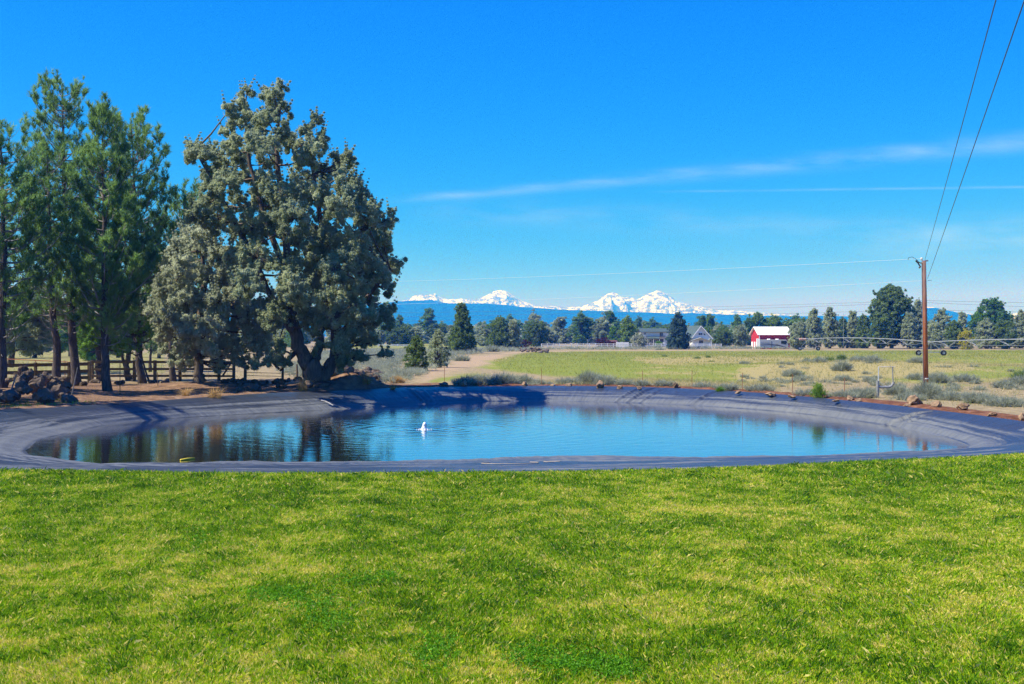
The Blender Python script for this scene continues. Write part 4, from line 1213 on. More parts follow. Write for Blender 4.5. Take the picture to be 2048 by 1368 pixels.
grass_stuff('pine_litter', [([(-60, 822), (0, 818), (300, 801), (540, 785), (780, 774), (640, 768), (300, 764), (-60, 775)], 9000)], leafy('litter_bits', (.05, .03, .02), (.20, .12, .07), (.42, .30, .19), .1), 'dry needles, twigs and dead grass littering the ground under the pines', (.05, .15), blades=4)

# ornamental tan grass tufts on the bank
for i, (px, b_, h_, w_, lb) in enumerate([(430, 796, 26, 30, 'bright tan grass tuft on the liner edge in front of the gate'), (371, 793, 22, 18, 'thin tan grass tuft left of the bright one'), (606, 784, 34, 32, 'orange-tan grass tuft left of the forked juniper trunk'),
                                          (672, 777, 34, 26, 'orange grass tuft with long arching blades right of the forked trunk'), (733, 779, 28, 34, 'wide faded grass tuft at the foot of the dark mound'), (786, 779, 16, 24, 'small dark dry tuft near the liner crease')]):
    rng = np.random.default_rng(640 + i)
    p = G(px, b_); hh = h_ / F * p.y * 1.1
    V, Tt = scatter([t_blades(60, seed=70 + j, spread=.9, w=.02, bend=.9) for j in range(3)], rng.normal(size=(7, 3)) * np.array([.10, .10, 0]) * hh * 1.3, np.full(7, hh), np.tile([0, 0, 1.], (7, 1)), rng.uniform(.3, .8, 7), .25)
    o = foliage('grass_tuft', MAT['straw'], V, Tt); o.location = (p.x, p.y, gz(p.x, p.y) - .02)
    tag(o, lb, 'grass tuft')

# clover in the lawn and the lawn itself
rng = np.random.default_rng(700)
n_l = 0
Yl = []; Xl = []
for (ya, yb, dens) in ((9.3, 12, 6500), (12, 15, 5200), (15, 19, 4200), (19, 23, 3300), (23, 34, 2600)):
    half = lambda y: .49 * y + .6
    area = (yb - ya) * (half(ya) + half(yb)); n = int(area * dens)
    y = rng.uniform(ya, yb, n); x = rng.uniform(-half(yb), half(yb), n); k = np.abs(x) < half(y)
    x = x[k]; y = y[k]
    rd_ = rim_dist(x, y)
    edge = .02 + .10 * fbm(x * 2, y * 2, 2)
    k = rd_ > edge - .02
    Xl.append(x[k]); Yl.append(y[k])
x = np.concatenate(Xl); y = np.concatenate(Yl); N = len(x)
big = fbm(x * .22 + 5, y * .42 + 2, 4); med = fbm(x * 1.3, y * 1.3, 4); sml = fbm(x * 5, y * 5, 3)
lush = (big - .5) * .8 + (fbm(x * .9, y * 1.0, 5) - .5) * 1.0 + (fbm(x * 2.6 + 9, y * 2.2, 4) - .5) * 1.5 + (fbm(x * 8 + 3, y * 5, 3) - .5) * .9 + (sml - .5) * .7
streak = np.exp(-(((y - (19.9 + .05 * x)) / .35) ** 2)) * sstep(0, 1.5, x) * (1 - sstep(4.5, 6.5, x))     # worn pale line across the lawn
lush = lush - streak * .55 + .22 * sstep(17, 24, y) + .02
L = (rng.uniform(.5, 1.2, N) + (rng.random(N) < .04) * .6) * (.060 + .018 * np.clip(lush, -.5, 1)) * (1 + .35 * sstep(22, 25, y))
W_ = rng.uniform(.0024, .0048, N) * (1 + .035 * (y - 9)) * 1.05
az = rng.uniform(0, 2 * np.pi, N); lean = np.abs(rng.normal(0, .42, N)) + .08
mow = .12 * np.sin(x * 2.2 + 4 * big)
dx = np.cos(az) * lean + mow; dy = np.sin(az) * lean
az2 = rng.uniform(0, 2 * np.pi, N)
sx_ = np.cos(az2) * W_; sy_ = np.sin(az2) * W_
z0 = np.zeros(N) + ground_z(x, y)
V = np.empty((N, 4, 3), np.float32)
V[:, 0] = np.stack([x - sx_, y - sy_, z0 - .004], 1)
V[:, 1] = np.stack([x + sx_, y + sy_, z0 - .004], 1)
V[:, 2] = np.stack([x + dx * L * .5 + sx_ * .7, y + dy * L * .5 + sy_ * .7, z0 + L * .6], 1)
V[:, 3] = np.stack([x + dx * L * 1.15, y + dy * L * 1.15, z0 + L * (1 - .25 * lean)], 1)
idx = np.arange(N) * 4
tris = np.stack([idx, idx + 1, idx + 2, idx, idx + 2, idx + 3], 1).reshape(-1, 3)
strawp = 1 / (1 + np.exp(-( -lush * 4.4 - 1.5)))
is_straw = rng.random(N) < strawp * .68 + .07
tint = np.where(is_straw, rng.uniform(.68, 1.0, N), np.clip(.34 - lush * .35 + rng.normal(0, .19, N), 0, .64))
m = M('lawn_blades', .55, .3)
cc = m.ramp(m.attr('tint'), [(0, (.045, .14, .003)), (.28, (.20, .39, .004)), (.6, (.44, .57, .008)), (.74, (.64, .57, .06)), (1, (.86, .70, .27))])
m.col(cc)
tr_ = m.node('ShaderNodeBsdfTranslucent'); m.l.new(cc, tr_.inputs[0]); mx = m.node('ShaderNodeMixShader'); mx.inputs[0].default_value = .45
m.l.new(m.b.outputs[0], mx.inputs[1]); m.l.new(tr_.outputs[0], mx.inputs[2]); m.l.new(mx.outputs[0], m.out.inputs[0])
lawn_o = fast_mesh('grass', V.reshape(-1, 3), tris, m.m, None, dict(tint=np.repeat(tint, 4)))
tag(lawn_o, 'short green lawn with straw-coloured worn patches in front of the pond', 'grass', kind='stuff')
# clover and broad weeds
C = []
for (px, py, w_, h_, n_) in [(550, 1195, 60, 16, 260), (620, 1215, 60, 30, 200), (660, 1245, 50, 30, 180), (1060, 1320, 60, 26, 200), (1150, 1335, 90, 26, 340), (1240, 1345, 50, 22, 180), (870, 1310, 50, 40, 220), (400, 1080, 40, 20, 80), (720, 1165, 60, 14, 100), (780, 1158, 22, 10, 60)]:
    a = rng.normal(size=(n_, 2)) * .5
    for q in a:
        p = G(px + q[0] * w_, py + q[1] * h_); C.append((p.x, p.y, .045 + rng.uniform(0, .03)))
V, Tt = scatter([t_leaves(9, .9, seed=80 + i) for i in range(4)], C, rng.uniform(.024, .042, len(C)), np.tile([0, 0, 1.], (len(C), 1)), rng.uniform(.1, .6, len(C)), .3)
o = foliage('clover', leafy('clover_leaves', (.05, .17, .002), (.10, .30, .003), (.18, .42, .006), .3), V, Tt)
tag(o, 'dark green clover patches spreading in the lawn', 'clover', kind='stuff')


# ------------------------------------------------------------------ rocks
rockm = M('lava_rock', .92, .15)
vn = rockm.noise(2.0, 7, rockm.pos(), .65)
oi = rockm.node('ShaderNodeObjectInfo')
rc = rockm.mix(oi.outputs['Random'], rockm.ramp(vn, [(.3, (.04, .032, .03)), (.7, (.17, .135, .115))]), rockm.ramp(vn, [(.3, (.05, .036, .028)), (.7, (.20, .145, .105))]))
rockm.col(rc); rockm.bump(rockm.noise(9, 6, rockm.pos(), .7), .9, .06)
rock_meshes = []
import bmesh
for k in range(8):
    bm = bmesh.new(); bmesh.ops.create_icosphere(bm, subdivisions=3, radius=1)
    r_ = np.random.default_rng(900 + k)
    planes = [(Vector(r_.normal(size=3)).normalized(), r_.uniform(.55, .9)) for _ in range(14)]
    for v in bm.verts:
        for nrm_, dd in planes:
            e = v.co.dot(nrm_) - dd
            if e > 0: v.co -= nrm_ * e
        n_ = float(fbm(v.co.x * 2.5 + k * 7 + 20, v.co.y * 2.5 + v.co.z * 2.1 + 20, 3)) - .5
        v.co *= 1 + n_ * .7
    me = bpy.data.meshes.new('rock'); bm.to_mesh(me); bm.free(); me.materials.append(rockm.m); rock_meshes.append(me)
r5 = np.random.default_rng(31)


def rock(px, py, wpx, hpx, label, group=None, lift=0.0, Y=None, name='rock', mat=None):
    p = G(px, py) if Y is None else A(px, py, Y)
    z = gz(p.x, p.y) + lift
    o = bpy.data.objects.new(name, rock_meshes[int(r5.integers(0, 8))]); link(o)
    w = wpx / F * p.y / 2 * 1.15; h = hpx / F * p.y / 2 * 1.25
    o.scale = (w, w * r5.uniform(.7, 1.0), h); o.rotation_euler = (r5.uniform(-.3, .3), r5.uniform(-.3, .3), r5.uniform(0, 6.28))
    o.location = (p.x, p.y, z + h * .55)
    if mat: o.material_slots[0].link = 'OBJECT'; o.material_slots[0].material = mat
    tag(o, label, 'rock', group); return o


for (px, py, w, h, lb) in [(928, 774, 17, 11, 'pair-topped tan rock on the far rim left of the sagebrush clump'), (958, 773, 14, 8, 'flat tan rock on the far rim below the sagebrush clump'), (1050, 773, 13, 9, 'square tan rock alone on the far rim'),
                           (1106, 773, 12, 6, 'low rock right of the square tan one on the rim'), (1137, 773, 13, 8, 'grey-brown rock in the middle of the far rim'), (1199, 775, 17, 16, 'brown pyramid boulder standing on the far rim'), (1239, 776, 12, 7, 'tan rock right of the pyramid boulder'),
                           (1278, 778, 12, 6, 'low flat rock near the first liner crease'), (1352, 777, 12, 12, 'small dark stump-like rock on the rim above the liner creases'), (1476, 787, 12, 6, 'flat rusty rock right of the yellow-green sprig'), (1541, 791, 20, 7, 'long low brown rock on the rim facing the barn'),
                           (1585, 795, 18, 6, 'flat rock left of the green globe shrub'), (1672, 803, 16, 5, 'flat pale rock right of the green globe shrub'), (1701, 802, 15, 10, 'grey angular rock in the soil band below the pipe frame'), (1718, 804, 14, 8, 'small rock touching the grey angular one'),
                           (1830, 813, 30, 19, 'large orange-tan boulder on the rim below the utility pole'), (1873, 818, 20, 16, 'pointed orange-tan boulder right of the large one'), (1815, 814, 14, 7, 'small slab leaning at the left of the large orange-tan boulder'),
                           (1926, 824, 24, 13, 'grey-brown boulder in the soil band near the right edge'), (2044, 842, 14, 16, 'rock cut by the right edge on the soil band'), (888, 774, 22, 7, 'dark flat slab on the rim left of the pair-topped rock'), (1985, 834, 18, 6, 'flat brown slab between the two last boulders')]:
    rock(px, py, w, h, lb, mat=simple('tan_rock', (.24, .165, .11), .9, .1, .5, 4, .8) if 'dark' not in lb else None)
pile = []
for i in range(70):
    t = r5.random(); px = -20 + 165 * t; top = 772 + 26 * abs(t - .45)
    py = r5.uniform(776, 812); lift = max(0, (796 - py)) / 25 * .5
    s = r5.uniform(13, 32)
    rock(px, py, s, s * r5.uniform(.6, .9), 'dark lava rock heaped in the rock pile under the left pines', 'rocks of the left rock pile', lift=r5.uniform(0, .65) * (1 - abs(2 * t - .9)) * (1 if py > 780 else .6))
for i in range(30):
    px = r5.uniform(470, 620); py = r5.uniform(768, 787); s = r5.uniform(8, 20)
    rock(px, py, s, s * .7, 'tan and brown rock strewn left of the forked juniper', 'rocks left of the forked juniper', lift=max(0, (px - 540) / 80 * .35))
for i in range(36):
    px = r5.uniform(655, 760); py = r5.uniform(752, 775); s = r5.uniform(12, 28)
    rock(px, py, s, s * .7, 'dark rock of the mound right of the forked juniper trunk', 'rocks right of the forked juniper', lift=r5.uniform(0, .8) * max(0, 1 - (px - 655) / 100))
for i in range(26):
    px = r5.uniform(1032, 1098); t = abs(px - 1062) / 36; py = r5.uniform(702, 707); s = r5.uniform(5, 11)
    rock(px, py, s, s * .6, 'brown rubble in the heap at the top of the dirt track', 'rubble heap by the dirt track', lift=r5.uniform(0, .7) * (1 - t))
for i, (px, py) in enumerate([(165, 772), (190, 766), (310, 772), (330, 768), (240, 770), (452, 776), (470, 774), (480, 777)]):
    rock(px, py, 22, 10, 'reddish clod of earth and rock under the pines by the plank fence', 'clods under the pines')

# ------------------------------------------------------------------ plank fence, gate and posts
wood = M('weathered_brown_wood', .85, .15)
wn_ = wood.noise(1, 6, wood.pos((2.5, 2.5, 18)), .6)
wood.col(wood.ramp(wn_, [(.3, (.07, .050, .030)), (.7, (.19, .14, .085))])); wood.bump(wn_, .4, .02)
WOOD = wood.m
greywood = simple('grey_wood', (.22, .20, .18), .9, .1, scale=8)


def fence(name, posts, rails, ph, label, cat, mat, post=(.14, .14), rail=(.04, .17), group=None, zoff=None):
    """posts: world points; rails: heights of rail centres"""
    root = empty(name, posts[0])
    b0 = Vector(posts[0])
    for p in posts:
        q = Vector(p) - b0; z = gz(p[0], p[1])
        MB().box((q.x, q.y, z - b0.z + ph / 2 - .1), (post[0], post[1], ph + .2)).build('post', mat, root, bevel=.01)
    for i in range(len(posts) - 1):
        a = Vector(posts[i]) - b0; b = Vector(posts[i + 1]) - b0
        a.z = gz(*posts[i][:2]) - b0.z; b.z = gz(*posts[i + 1][:2]) - b0.z
        d = (b - a).normalized()
        for h in rails:
            MB().bar(a + Vector((0, -post[1] / 2 - rail[0] * .6, h)) + d * .01, b + Vector((0, -post[1] / 2 - rail[0] * .6, h)) - d * .01, rail[0], rail[1]).build('rail', mat, root)
    tag(root, label, cat, group)
    return root


def gp_(px, Y): return (((px - 1024) / F * Y), Y, 0.0)


fence('plank_fence', [gp_(-70, 70), gp_(-2, 71.5), gp_(71, 73), gp_(138, 74.5), gp_(178, 75.5)], [.36, .80, 1.28], 1.45, 'brown three-rail plank fence behind the rock pile, left section', 'fence', WOOD, post=(.17, .17), rail=(.05, .22))
fence('plank_fence', [gp_(184, 77.6), gp_(269, 78), gp_(310, 78), gp_(360, 78), gp_(438, 78)], [.38, .86, 1.36], 1.48, 'brown three-rail plank fence running behind the pines to the gate', 'fence', WOOD, post=(.20, .20), rail=(.05, .17))
g0 = Vector(gp_(443, 78)); g1 = Vector(gp_(471, 78))
gate = empty('wooden_gate', g0); tag(gate, 'small brown wooden gate with one diagonal brace', 'gate')
wid = (g1 - g0).x
MB().box((wid - .12, 0, .72), (.2, .12, 1.45)).build('post', WOOD, gate, bevel=.01)
for h in (.36, .86, 1.36): MB().box((wid / 2 - .05, -.09, h), (wid - .05, .05, .14)).build('rail', WOOD, gate)
MB().bar((.08, -.14, .32), (wid - .25, -.14, 1.34), .04, .13).build('brace', WOOD, gate)
wire_m = simple('galvanised_wire', (.30, .30, .30), .5, .4, scale=20, metal=.6)
wm_ = MB()
for i in range(9): wm_.bar((-4.8 + i * .55, .06, .1), (-4.8 + i * .55, .06, 1.3), .012)
for i in range(7): wm_.bar((-4.8, .06, .15 + i * .19), (-.2, .06, .15 + i * .19), .012)
o = wm_.build('wire_mesh_panel', wire_m); o.location = g0; tag(o, 'thin wire mesh stretched on the plank fence beside the gate', 'wire mesh')
for (px, Y, h, w, lb) in [(490, 78, 1.35, .20, 'square wooden post standing alone right of the gate'), (565, 79, 1.45, .16, 'knobbly wooden post left of the forked juniper'), (594, 82, 1.1, .14, 'short grey wooden post close behind the forked juniper')]:
    p = gp_(px, Y); z = gz(p[0], p[1])
    o = MB().tube([(0, 0, -.2), (.02, 0, h * .5), (-.01, 0, h)], [w * .62, w * .55, w * .5], 7).build('wooden_post', WOOD); o.location = (p[0], p[1], z); tag(o, lb, 'post')
wb = MB()
pa, pb, pc = Vector(gp_(490, 78)), Vector(gp_(565, 79)), Vector(gp_(594, 82))
for h in (.4, .62): wb.bar(pa + Vector((.12, 0, h)), pb + Vector((-.1, 0, h - .1 + gz(pb.x, pb.y))), .035); wb.bar(pb + Vector((.1, 0, h + gz(pb.x, pb.y))), pc + Vector((-.08, 0, h + gz(pc.x, pc.y))), .02)
o = wb.build('fence_wire', simple('dark_wire', (.05, .045, .04), .6)); tag(o, 'low sagging fence wires strung between the loose wooden posts', 'wire')
# rusty pipe rail behind the plank fence
rust = simple('rusty_pipe', (.34, .14, .07), .8, .2, scale=12)
root = empty('pipe_rail', gp_(-20, 84)); tag(root, 'rusty pipe rail behind the left end of the plank fence', 'pipe rail')
b0 = Vector(gp_(-20, 84))
MB().tube([A(-20, 717, 84) - b0, A(70, 720.5, 84) - b0, A(155, 725, 84) - b0], .035, 6).build('rail', rust, root)
for px in (10, 71, 130): MB().tube([Vector(gp_(px, 84)) - b0, A(px, 720.5 if px > 60 else 718, 84) - b0], .03, 6).build('post', rust, root)
# dark far fence seen between the trunks
fence('rail_fence', [gp_(x, 210) for x in (-30, 20, 70, 123, 176, 229, 282)], [.8, 1.25, 1.75], 1.9, 'dark thin rail fence far behind the pine trunks', 'fence', simple('dark_paint', (.04, .04, .045), .7), post=(.12, .12), rail=(.05, .14))
# leaning sticks and stakes
for (px, py, tx, ty, Y, r_, mt, lb) in [(15, 806, 33, 748, 54, .045, greywood, 'leaning pale-tipped stick poked in the rock pile'), (141, 802, 155, 735, 55, .03, greywood, 'thin leaning stick in front of a pine trunk'), (240, 790, 240, 720, 59, .025, WOOD, 'thin straight stake right of the narrow dense pine'),
                                        (316, 775, 315, 745, 66, .025, WOOD, 'short dark stake under the pines left of the gate')]:
    a = A(px, py, Y); a.z = gz(a.x, a.y); b = A(tx, ty, Y)
    o = MB().tube([Vector((0, 0, -.1)), b - a], [r_, r_ * .8], 6).build('wooden_stake', mt); o.location = a; tag(o, lb, 'stake')
for i, (px, py, h, lb) in enumerate([(889, 768, 1.3, 'thin rusty stake beside the dirt track'), (1083, 770, 1.3, 'thin stake at the edge of the bright green field'), (1384, 776, 1.2, 'thin stake on the rim above the middle creases'), (1285, 773, 1.1, 'thin stake near the pyramid boulder'), (1485, 783, 1.2, 'thin rusty stake right of the yellow-green sprig'),
                                     (1585, 790, 1.2, 'thin rusty stake left of the green globe shrub'), (1689, 796, 1.2, 'thin stake between the globe shrub and the pipe frame')]):
    p = G(px, py); o = MB().bar((0, 0, -.1), (0, 0, h * .85), .028, .02).add([], []).build('wire_stake', rust); o.location = (p.x, p.y, gz(p.x, p.y)); tag(o, lb, 'stake')

# fallen branch on the bank
p = G(110, 812); o = MB().tube([(0, 0, .04), (.8, .3, .06), (1.6, .4, .05), (2.6, .9, .04)], [.035, .03, .025, .012], 5).build('fallen_branch', MAT['pinebark']); o.location = p; tag(o, 'long thin fallen branch lying on the bare bank by the liner', 'branch')

# ------------------------------------------------------------------ bubbler and float on the water
white = M('white_froth', .35, .5); white.col(white.ramp(white.noise(14, 4, white.pos()), [(.3, (.62, .68, .74)), (.7, (.93, .95, .96))]))
b0 = Vector((FX.x, FX.y, WZ)); root = empty('fountain', b0); tag(root, 'small white water bubbler jetting from the pond', 'fountain')
rr_ = np.random.default_rng(3)
jet = MB()
prof = [(0, .12), (.05, .10), (.10, .09), (.16, .085), (.22, .08), (.26, .05), (.285, .015)]
nseg = 14; vs_ = []
for (z, r_) in prof:
    for k in range(nseg): a = 2 * math.pi * k / nseg; q = r_ * rr_.uniform(.8, 1.18); vs_.append((math.cos(a) * q + z * .12, math.sin(a) * q, z + rr_.uniform(-.012, .012)))
fs_ = [(i * nseg + k, i * nseg + (k + 1) % nseg, (i + 1) * nseg + (k + 1) % nseg, (i + 1) * nseg + k) for i in range(len(prof) - 1) for k in range(nseg)]
jet.add(vs_, fs_ + [tuple(len(prof) * nseg - nseg + k for k in range(nseg))])
jet.build('water_jet', white.m, root, smooth=True)
fo = MB()
for k in range(60):
    a = rr_.uniform(0, 6.28); d_ = abs(rr_.normal()) * .09 + .10; s_ = rr_.uniform(.008, .018)
    fo.tube([(math.cos(a) * d_, math.sin(a) * d_, .0), (math.cos(a) * d_, math.sin(a) * d_, s_ * .8)], [s_, s_ * .4], 6)
fo.build('foam', white.m, root)
yel = simple('yellow_foam', (.62, .48, .04), .5, .3, var=.1)
a = G(361, 921.5, WZ); b = G(389, 918, WZ)
o = MB().tube([a - a, (b - a) * .5 + Vector((0, 0, .01)), b - a], [.03, .035, .03], 10).build('pool_noodle', yel, smooth=True); o.location = a + Vector((0, 0, .02)); tag(o, 'yellow foam noodle floating near the grassy shore', 'pool noodle')
# added tube that stands in for a pale liner fold on the far bank
o = MB().tube([(0, 0, 0), (.25, -.10, -.05), (.5, -.35, -.13), (.75, -.75, -.22)], [.035, .04, .03, .02], 8).build('pale_liner_fold', simple('pale_fold_grey', (.24, .24, .26), .6)); p = G(640, 806, -.25); o.location = p + Vector((0, .3, .12)); tag(o, 'short pale fold added on the liner below the forked juniper', 'liner fold')
# little line marks, folds and cord washed up on the near bank
for i, (px, py, r_, lb) in enumerate([(1020, 931, .75, 'loop of pale cord lying on the near bank, larger one'), (1104, 926, .22, 'small loop of pale cord on the near bank')]):
    c_ = G(px, py, -.2); pts = []
    for k in range(22):
        a_ = math.pi * (.75 + 1.5 * k / 21) if i == 0 else 2 * math.pi * k / 21
        x_, y_ = c_.x + math.cos(a_) * r_, c_.y + math.sin(a_) * r_ * .8
        rd_ = float(rim_dist(np.array([x_]), np.array([y_]))[0]); th_ = math.atan2(y_ - PC[1], x_ - PC[0]); ri = float(rim_at(th_)); wa = float(np.interp(th_, TH, WAT, period=2 * math.pi))
        v_ = min(1, max(0, -rd_ / (ri - wa))); pts.append(Vector((x_, y_, .05 + (WZ - .05) * v_ ** 1.18 + .03)) - c_)
    o = MB().tube(pts, .011, 5).build('cord', simple('pale_cord', (.34, .29, .25), .8)); o.location = c_; tag(o, lb, 'cord')

# ------------------------------------------------------------------ utility pole, wires
YP = 73.0
pb_ = A(1852, 768, YP); pb_.z = 0
pole = empty('utility_pole', pb_); tag(pole, 'tall brown wooden utility pole with wires and small bracket at its top', 'utility pole')
pm = M('creosote_wood', .8, .2)
pn = pm.noise(1, 6, pm.pos((9, 9, 1.2)), .65)
sz_ = pm.node('ShaderNodeSeparateXYZ'); pm.l.new(pm.node('ShaderNodeNewGeometry').outputs['Position'], sz_.inputs[0])
pm.col(pm.mix(pm.step(sz_.outputs[2], 2.5, 7.5), pm.ramp(pn, [(.3, (.20, .060, .022)), (.7, (.42, .15, .06))]), pm.ramp(pn, [(.3, (.08, .05, .045)), (.7, (.24, .15, .13))]))); pm.bump(pn, .5, .02)
tp = A(1848, 521, YP) - pb_
MB().tube([(0, 0, -.3), tp * .5, tp], [.165, .145, .125], 14).build('shaft', pm.m, pole, smooth=True)
metal = simple('grey_metal', (.28, .28, .29), .5, .5, metal=.5)
dark = simple('dark_hardware', (.05, .04, .045), .5, .4)
MB().tube([(-.20, -.05, .0), tp + Vector((-.17, -.05, -.1))], .02, 6).build('ground_conduit', metal, pole)
MB().tube([A(1843, 521, YP) - pb_, A(1843, 517, YP) - pb_, A(1843, 515, YP) - pb_], [.05, .09, .05], 8).build('insulator', simple('porcelain', (.6, .6, .58), .3, .5), pole)
MB().bar(A(1833, 524, YP) - pb_, A(1845, 527, YP) - pb_, .06).build('bracket', dark, pole)
MB().tube([A(1832, 521, YP) - pb_, A(1836, 526, YP) - pb_, A(1841, 534, YP) - pb_], [.07, .045, .05], 7).build('fuse_cutout', dark, pole)
MB().tube([A(1816, 520, YP) - pb_, A(1817, 515.5, YP) - pb_, A(1824, 514, YP) - pb_, A(1832, 518, YP) - pb_, A(1838, 524, YP) - pb_], .015, 5).build('jumper_wire', dark, pole)
MB().tube([A(1838, 536, YP) - pb_, A(1841, 533, YP) - pb_], .05, 6).build('arrester', dark, pole)
MB().tube([A(1855, 562, YP) - pb_, A(1859, 560.5, YP) - pb_, A(1863, 561, YP) - pb_], .012, 5).build('tie_wire', dark, pole)
MB().tube([Vector((0, 0, A(1852, 758, YP).z)), Vector((0, 0, A(1852, 756, YP).z))], .170, 14).build('white_band', simple('white_band_paint', (.75, .75, .73)), pole)
MB().box((.02, 0, tp.z - .02), (.2, .2, .08)).build('pole_cap', metal, pole)


def wire(name, a, b, r, mat, label, sag=.4, n=24):
    a = Vector(a); b = Vector(b)
    pts = [a.lerp(b, i / n) - a - Vector((0, 0, 4 * sag * (i / n) * (1 - i / n))) for i in range(n + 1)]
    o = MB().tube(pts, r, 5).build(name, mat); o.location = a; tag(o, label, 'wire'); return o


wdark = simple('dark_cable', (.06, .06, .08), .5, .4)
wlight = simple('bright_cable', (.5, .53, .58), .4, .5, var=.05)
top_a = A(1850, 519, YP); low_a = A(1855, 557, YP)
wire('power_line', top_a, A(2027, -130, 18.0), .012, wdark, 'upper dark cable running from the pole top overhead toward the camera', .05)
wire('power_line', low_a, A(2094, -130, 19.0), .014, wdark, 'lower dark cable running from the pole overhead toward the camera', .05)
YQ = 150
wire('power_line', A(1843, 517, YP), A(640, 566, YQ), .008, wlight, 'upper thin pale cable crossing the sky leftwards from the pole top', .25, 40)
wire('power_line', A(1850, 561, YP), A(640, 612, YQ), .008, wlight, 'lower thin pale cable crossing the sky leftwards above the snowy peaks', .25, 40)
p2 = copy_tree(pole); q = A(640, 700, YQ); p2.location = (q.x, q.y, 0); p2.scale = (1, 1, 1.22)
p2['label'] = 'far wooden utility pole hidden behind the huge forked juniper'
for i, (yl, ym, yr, lb) in enumerate([(625, 601, 605, 'highest of the three far dark cables below the peaks'), (634, 605, 617, 'middle one of the three far dark cables'), (641, 619, 624, 'lowest of the three far dark cables')]):
    a = A(640, yl + 1, 470); m_ = A(1848, ym, 300); b = A(2250, yr + 2, 330)
    pts = [a.lerp(m_, t) - a - Vector((0, 0, 1.6 * t * (1 - t) * 2)) for t in np.linspace(0, 1, 24)] + [m_.lerp(b, t) - a - Vector((0, 0, .8 * t * (1 - t))) for t in np.linspace(.1, 1, 8)]
    o = MB().tube(pts, .028, 4).build('power_line', wdark); o.location = a; tag(o, lb, 'wire')
pf = copy_tree(pole); q = A(1848, 690, 300); pf.location = (q.x, q.y, 0); pf.scale = (1, 1, 1.5); pf['label'] = 'distant utility pole hidden behind the near one'

# pipe frame on the slope
YFm = G(1755, 795).y
f0 = A(1755, 795, YFm); f0.z = gz(f0.x, f0.y)
fr = empty('metal_pipe_stand', f0); tag(fr, 'grey pipe frame with low crossbar standing in the brush left of the utility pole', 'pipe frame')
gpaint = simple('weathered_grey_metal', (.20, .21, .23), .6, .4, scale=10)
MB().tube([(0, 0, -.2), A(1755.5, 762, YFm) - f0], [.09, .075], 8).build('post', gpaint, fr)
MB().tube([A(1757, 764, YFm) - f0, A(1757, 734, YFm) - f0], .025, 6).build('upright', wlight, fr)
MB().tube([A(1786, 765, YFm) - f0, A(1785, 734, YFm) - f0], .03, 6).build('upright', gpaint, fr)
MB().tube([A(1756, 773, YFm) - f0, A(1762, 774.5, YFm) - f0, A(1778, 774, YFm) - f0, A(1783, 772, YFm) - f0, A(1787, 766, YFm) - f0, A(1787, 764, YFm) - f0], .07, 8).build('crossbar', gpaint, fr)
MB().tube([A(1757, 733.5, YFm) - f0, A(1790, 733.5, YFm) - f0], .02, 6).build('top_rod', simple('pale_rod', (.55, .5, .45), .6), fr)

# ------------------------------------------------------------------ white fence, buildings
paint = simple('white_paint', (.80, .80, .80), .6, .3, var=.04)
fence('white_rail_fence', [gp_(x, 285) for x in range(1083, 1450, 12)], [.38, .78, 1.15], 1.28, 'long white rail fence in front of the white houses', 'fence', paint, post=(.16, .16), rail=(.05, .13))
fence('white_rail_fence', [gp_(x, 325) for x in range(756, 846, 13)], [.30, .62], .72, 'low white fence left of the large conical juniper', 'fence', paint, post=(.15, .15), rail=(.06, .14))
fence('white_wall_fence', [gp_(x, 300) for x in (1233, 1245, 1257)], [.4, .75, 1.1, 1.4], 1.6, 'taller white fence section below the spring-green poplar', 'fence', paint, post=(.2, .2), rail=(.05, .3))
glass = M('window_glass', .08, .6); glass.col((.02, .03, .04)); GLASS = glass.m
siding = M('white_siding', .6, .3)
sd = siding.pos((1, 1, 1), True); sxz = siding.node('ShaderNodeSeparateXYZ'); siding.l.new(sd, sxz.inputs[0])
sl = siding.math('FRACT', siding.math('MULTIPLY', sxz.outputs[2], 5.0))
siding.col(siding.mix(siding.step(sl, .0, .15), (.45, .45, .46), (.80, .80, .79)))
SIDING = siding.m
greenroof = simple('dark_green_roof', (.055, .085, .085), .7, .3, scale=1.5)
greyroof = simple('grey_shingle_roof', (.20, .22, .23), .85, .2, scale=3)
shade_w = simple('balcony_and_shade_brown', (.12, .10, .09), .8, .2)  # brown of the balcony, also the shade painted below the porch roof


def window(parent, c, w, h, mat_f=paint, d=.06):
    f = MB()
    for (dx, dz, sw, sh) in ((0, h / 2, w + .16, .09), (0, -h / 2, w + .16, .09), (-w / 2, 0, .09, h - .09), (w / 2, 0, .09, h - .09), (0, 0, .05, h - .09)):
        f.box((c[0] + dx, c[1] - d, c[2] + dz), (sw, .06, sh))
    fo_ = f.build('window', mat_f, parent)
    MB().box((c[0], c[1] - .02, c[2]), (w - .02, .04, h - .02)).build('pane', GLASS, fo_)
    return fo_


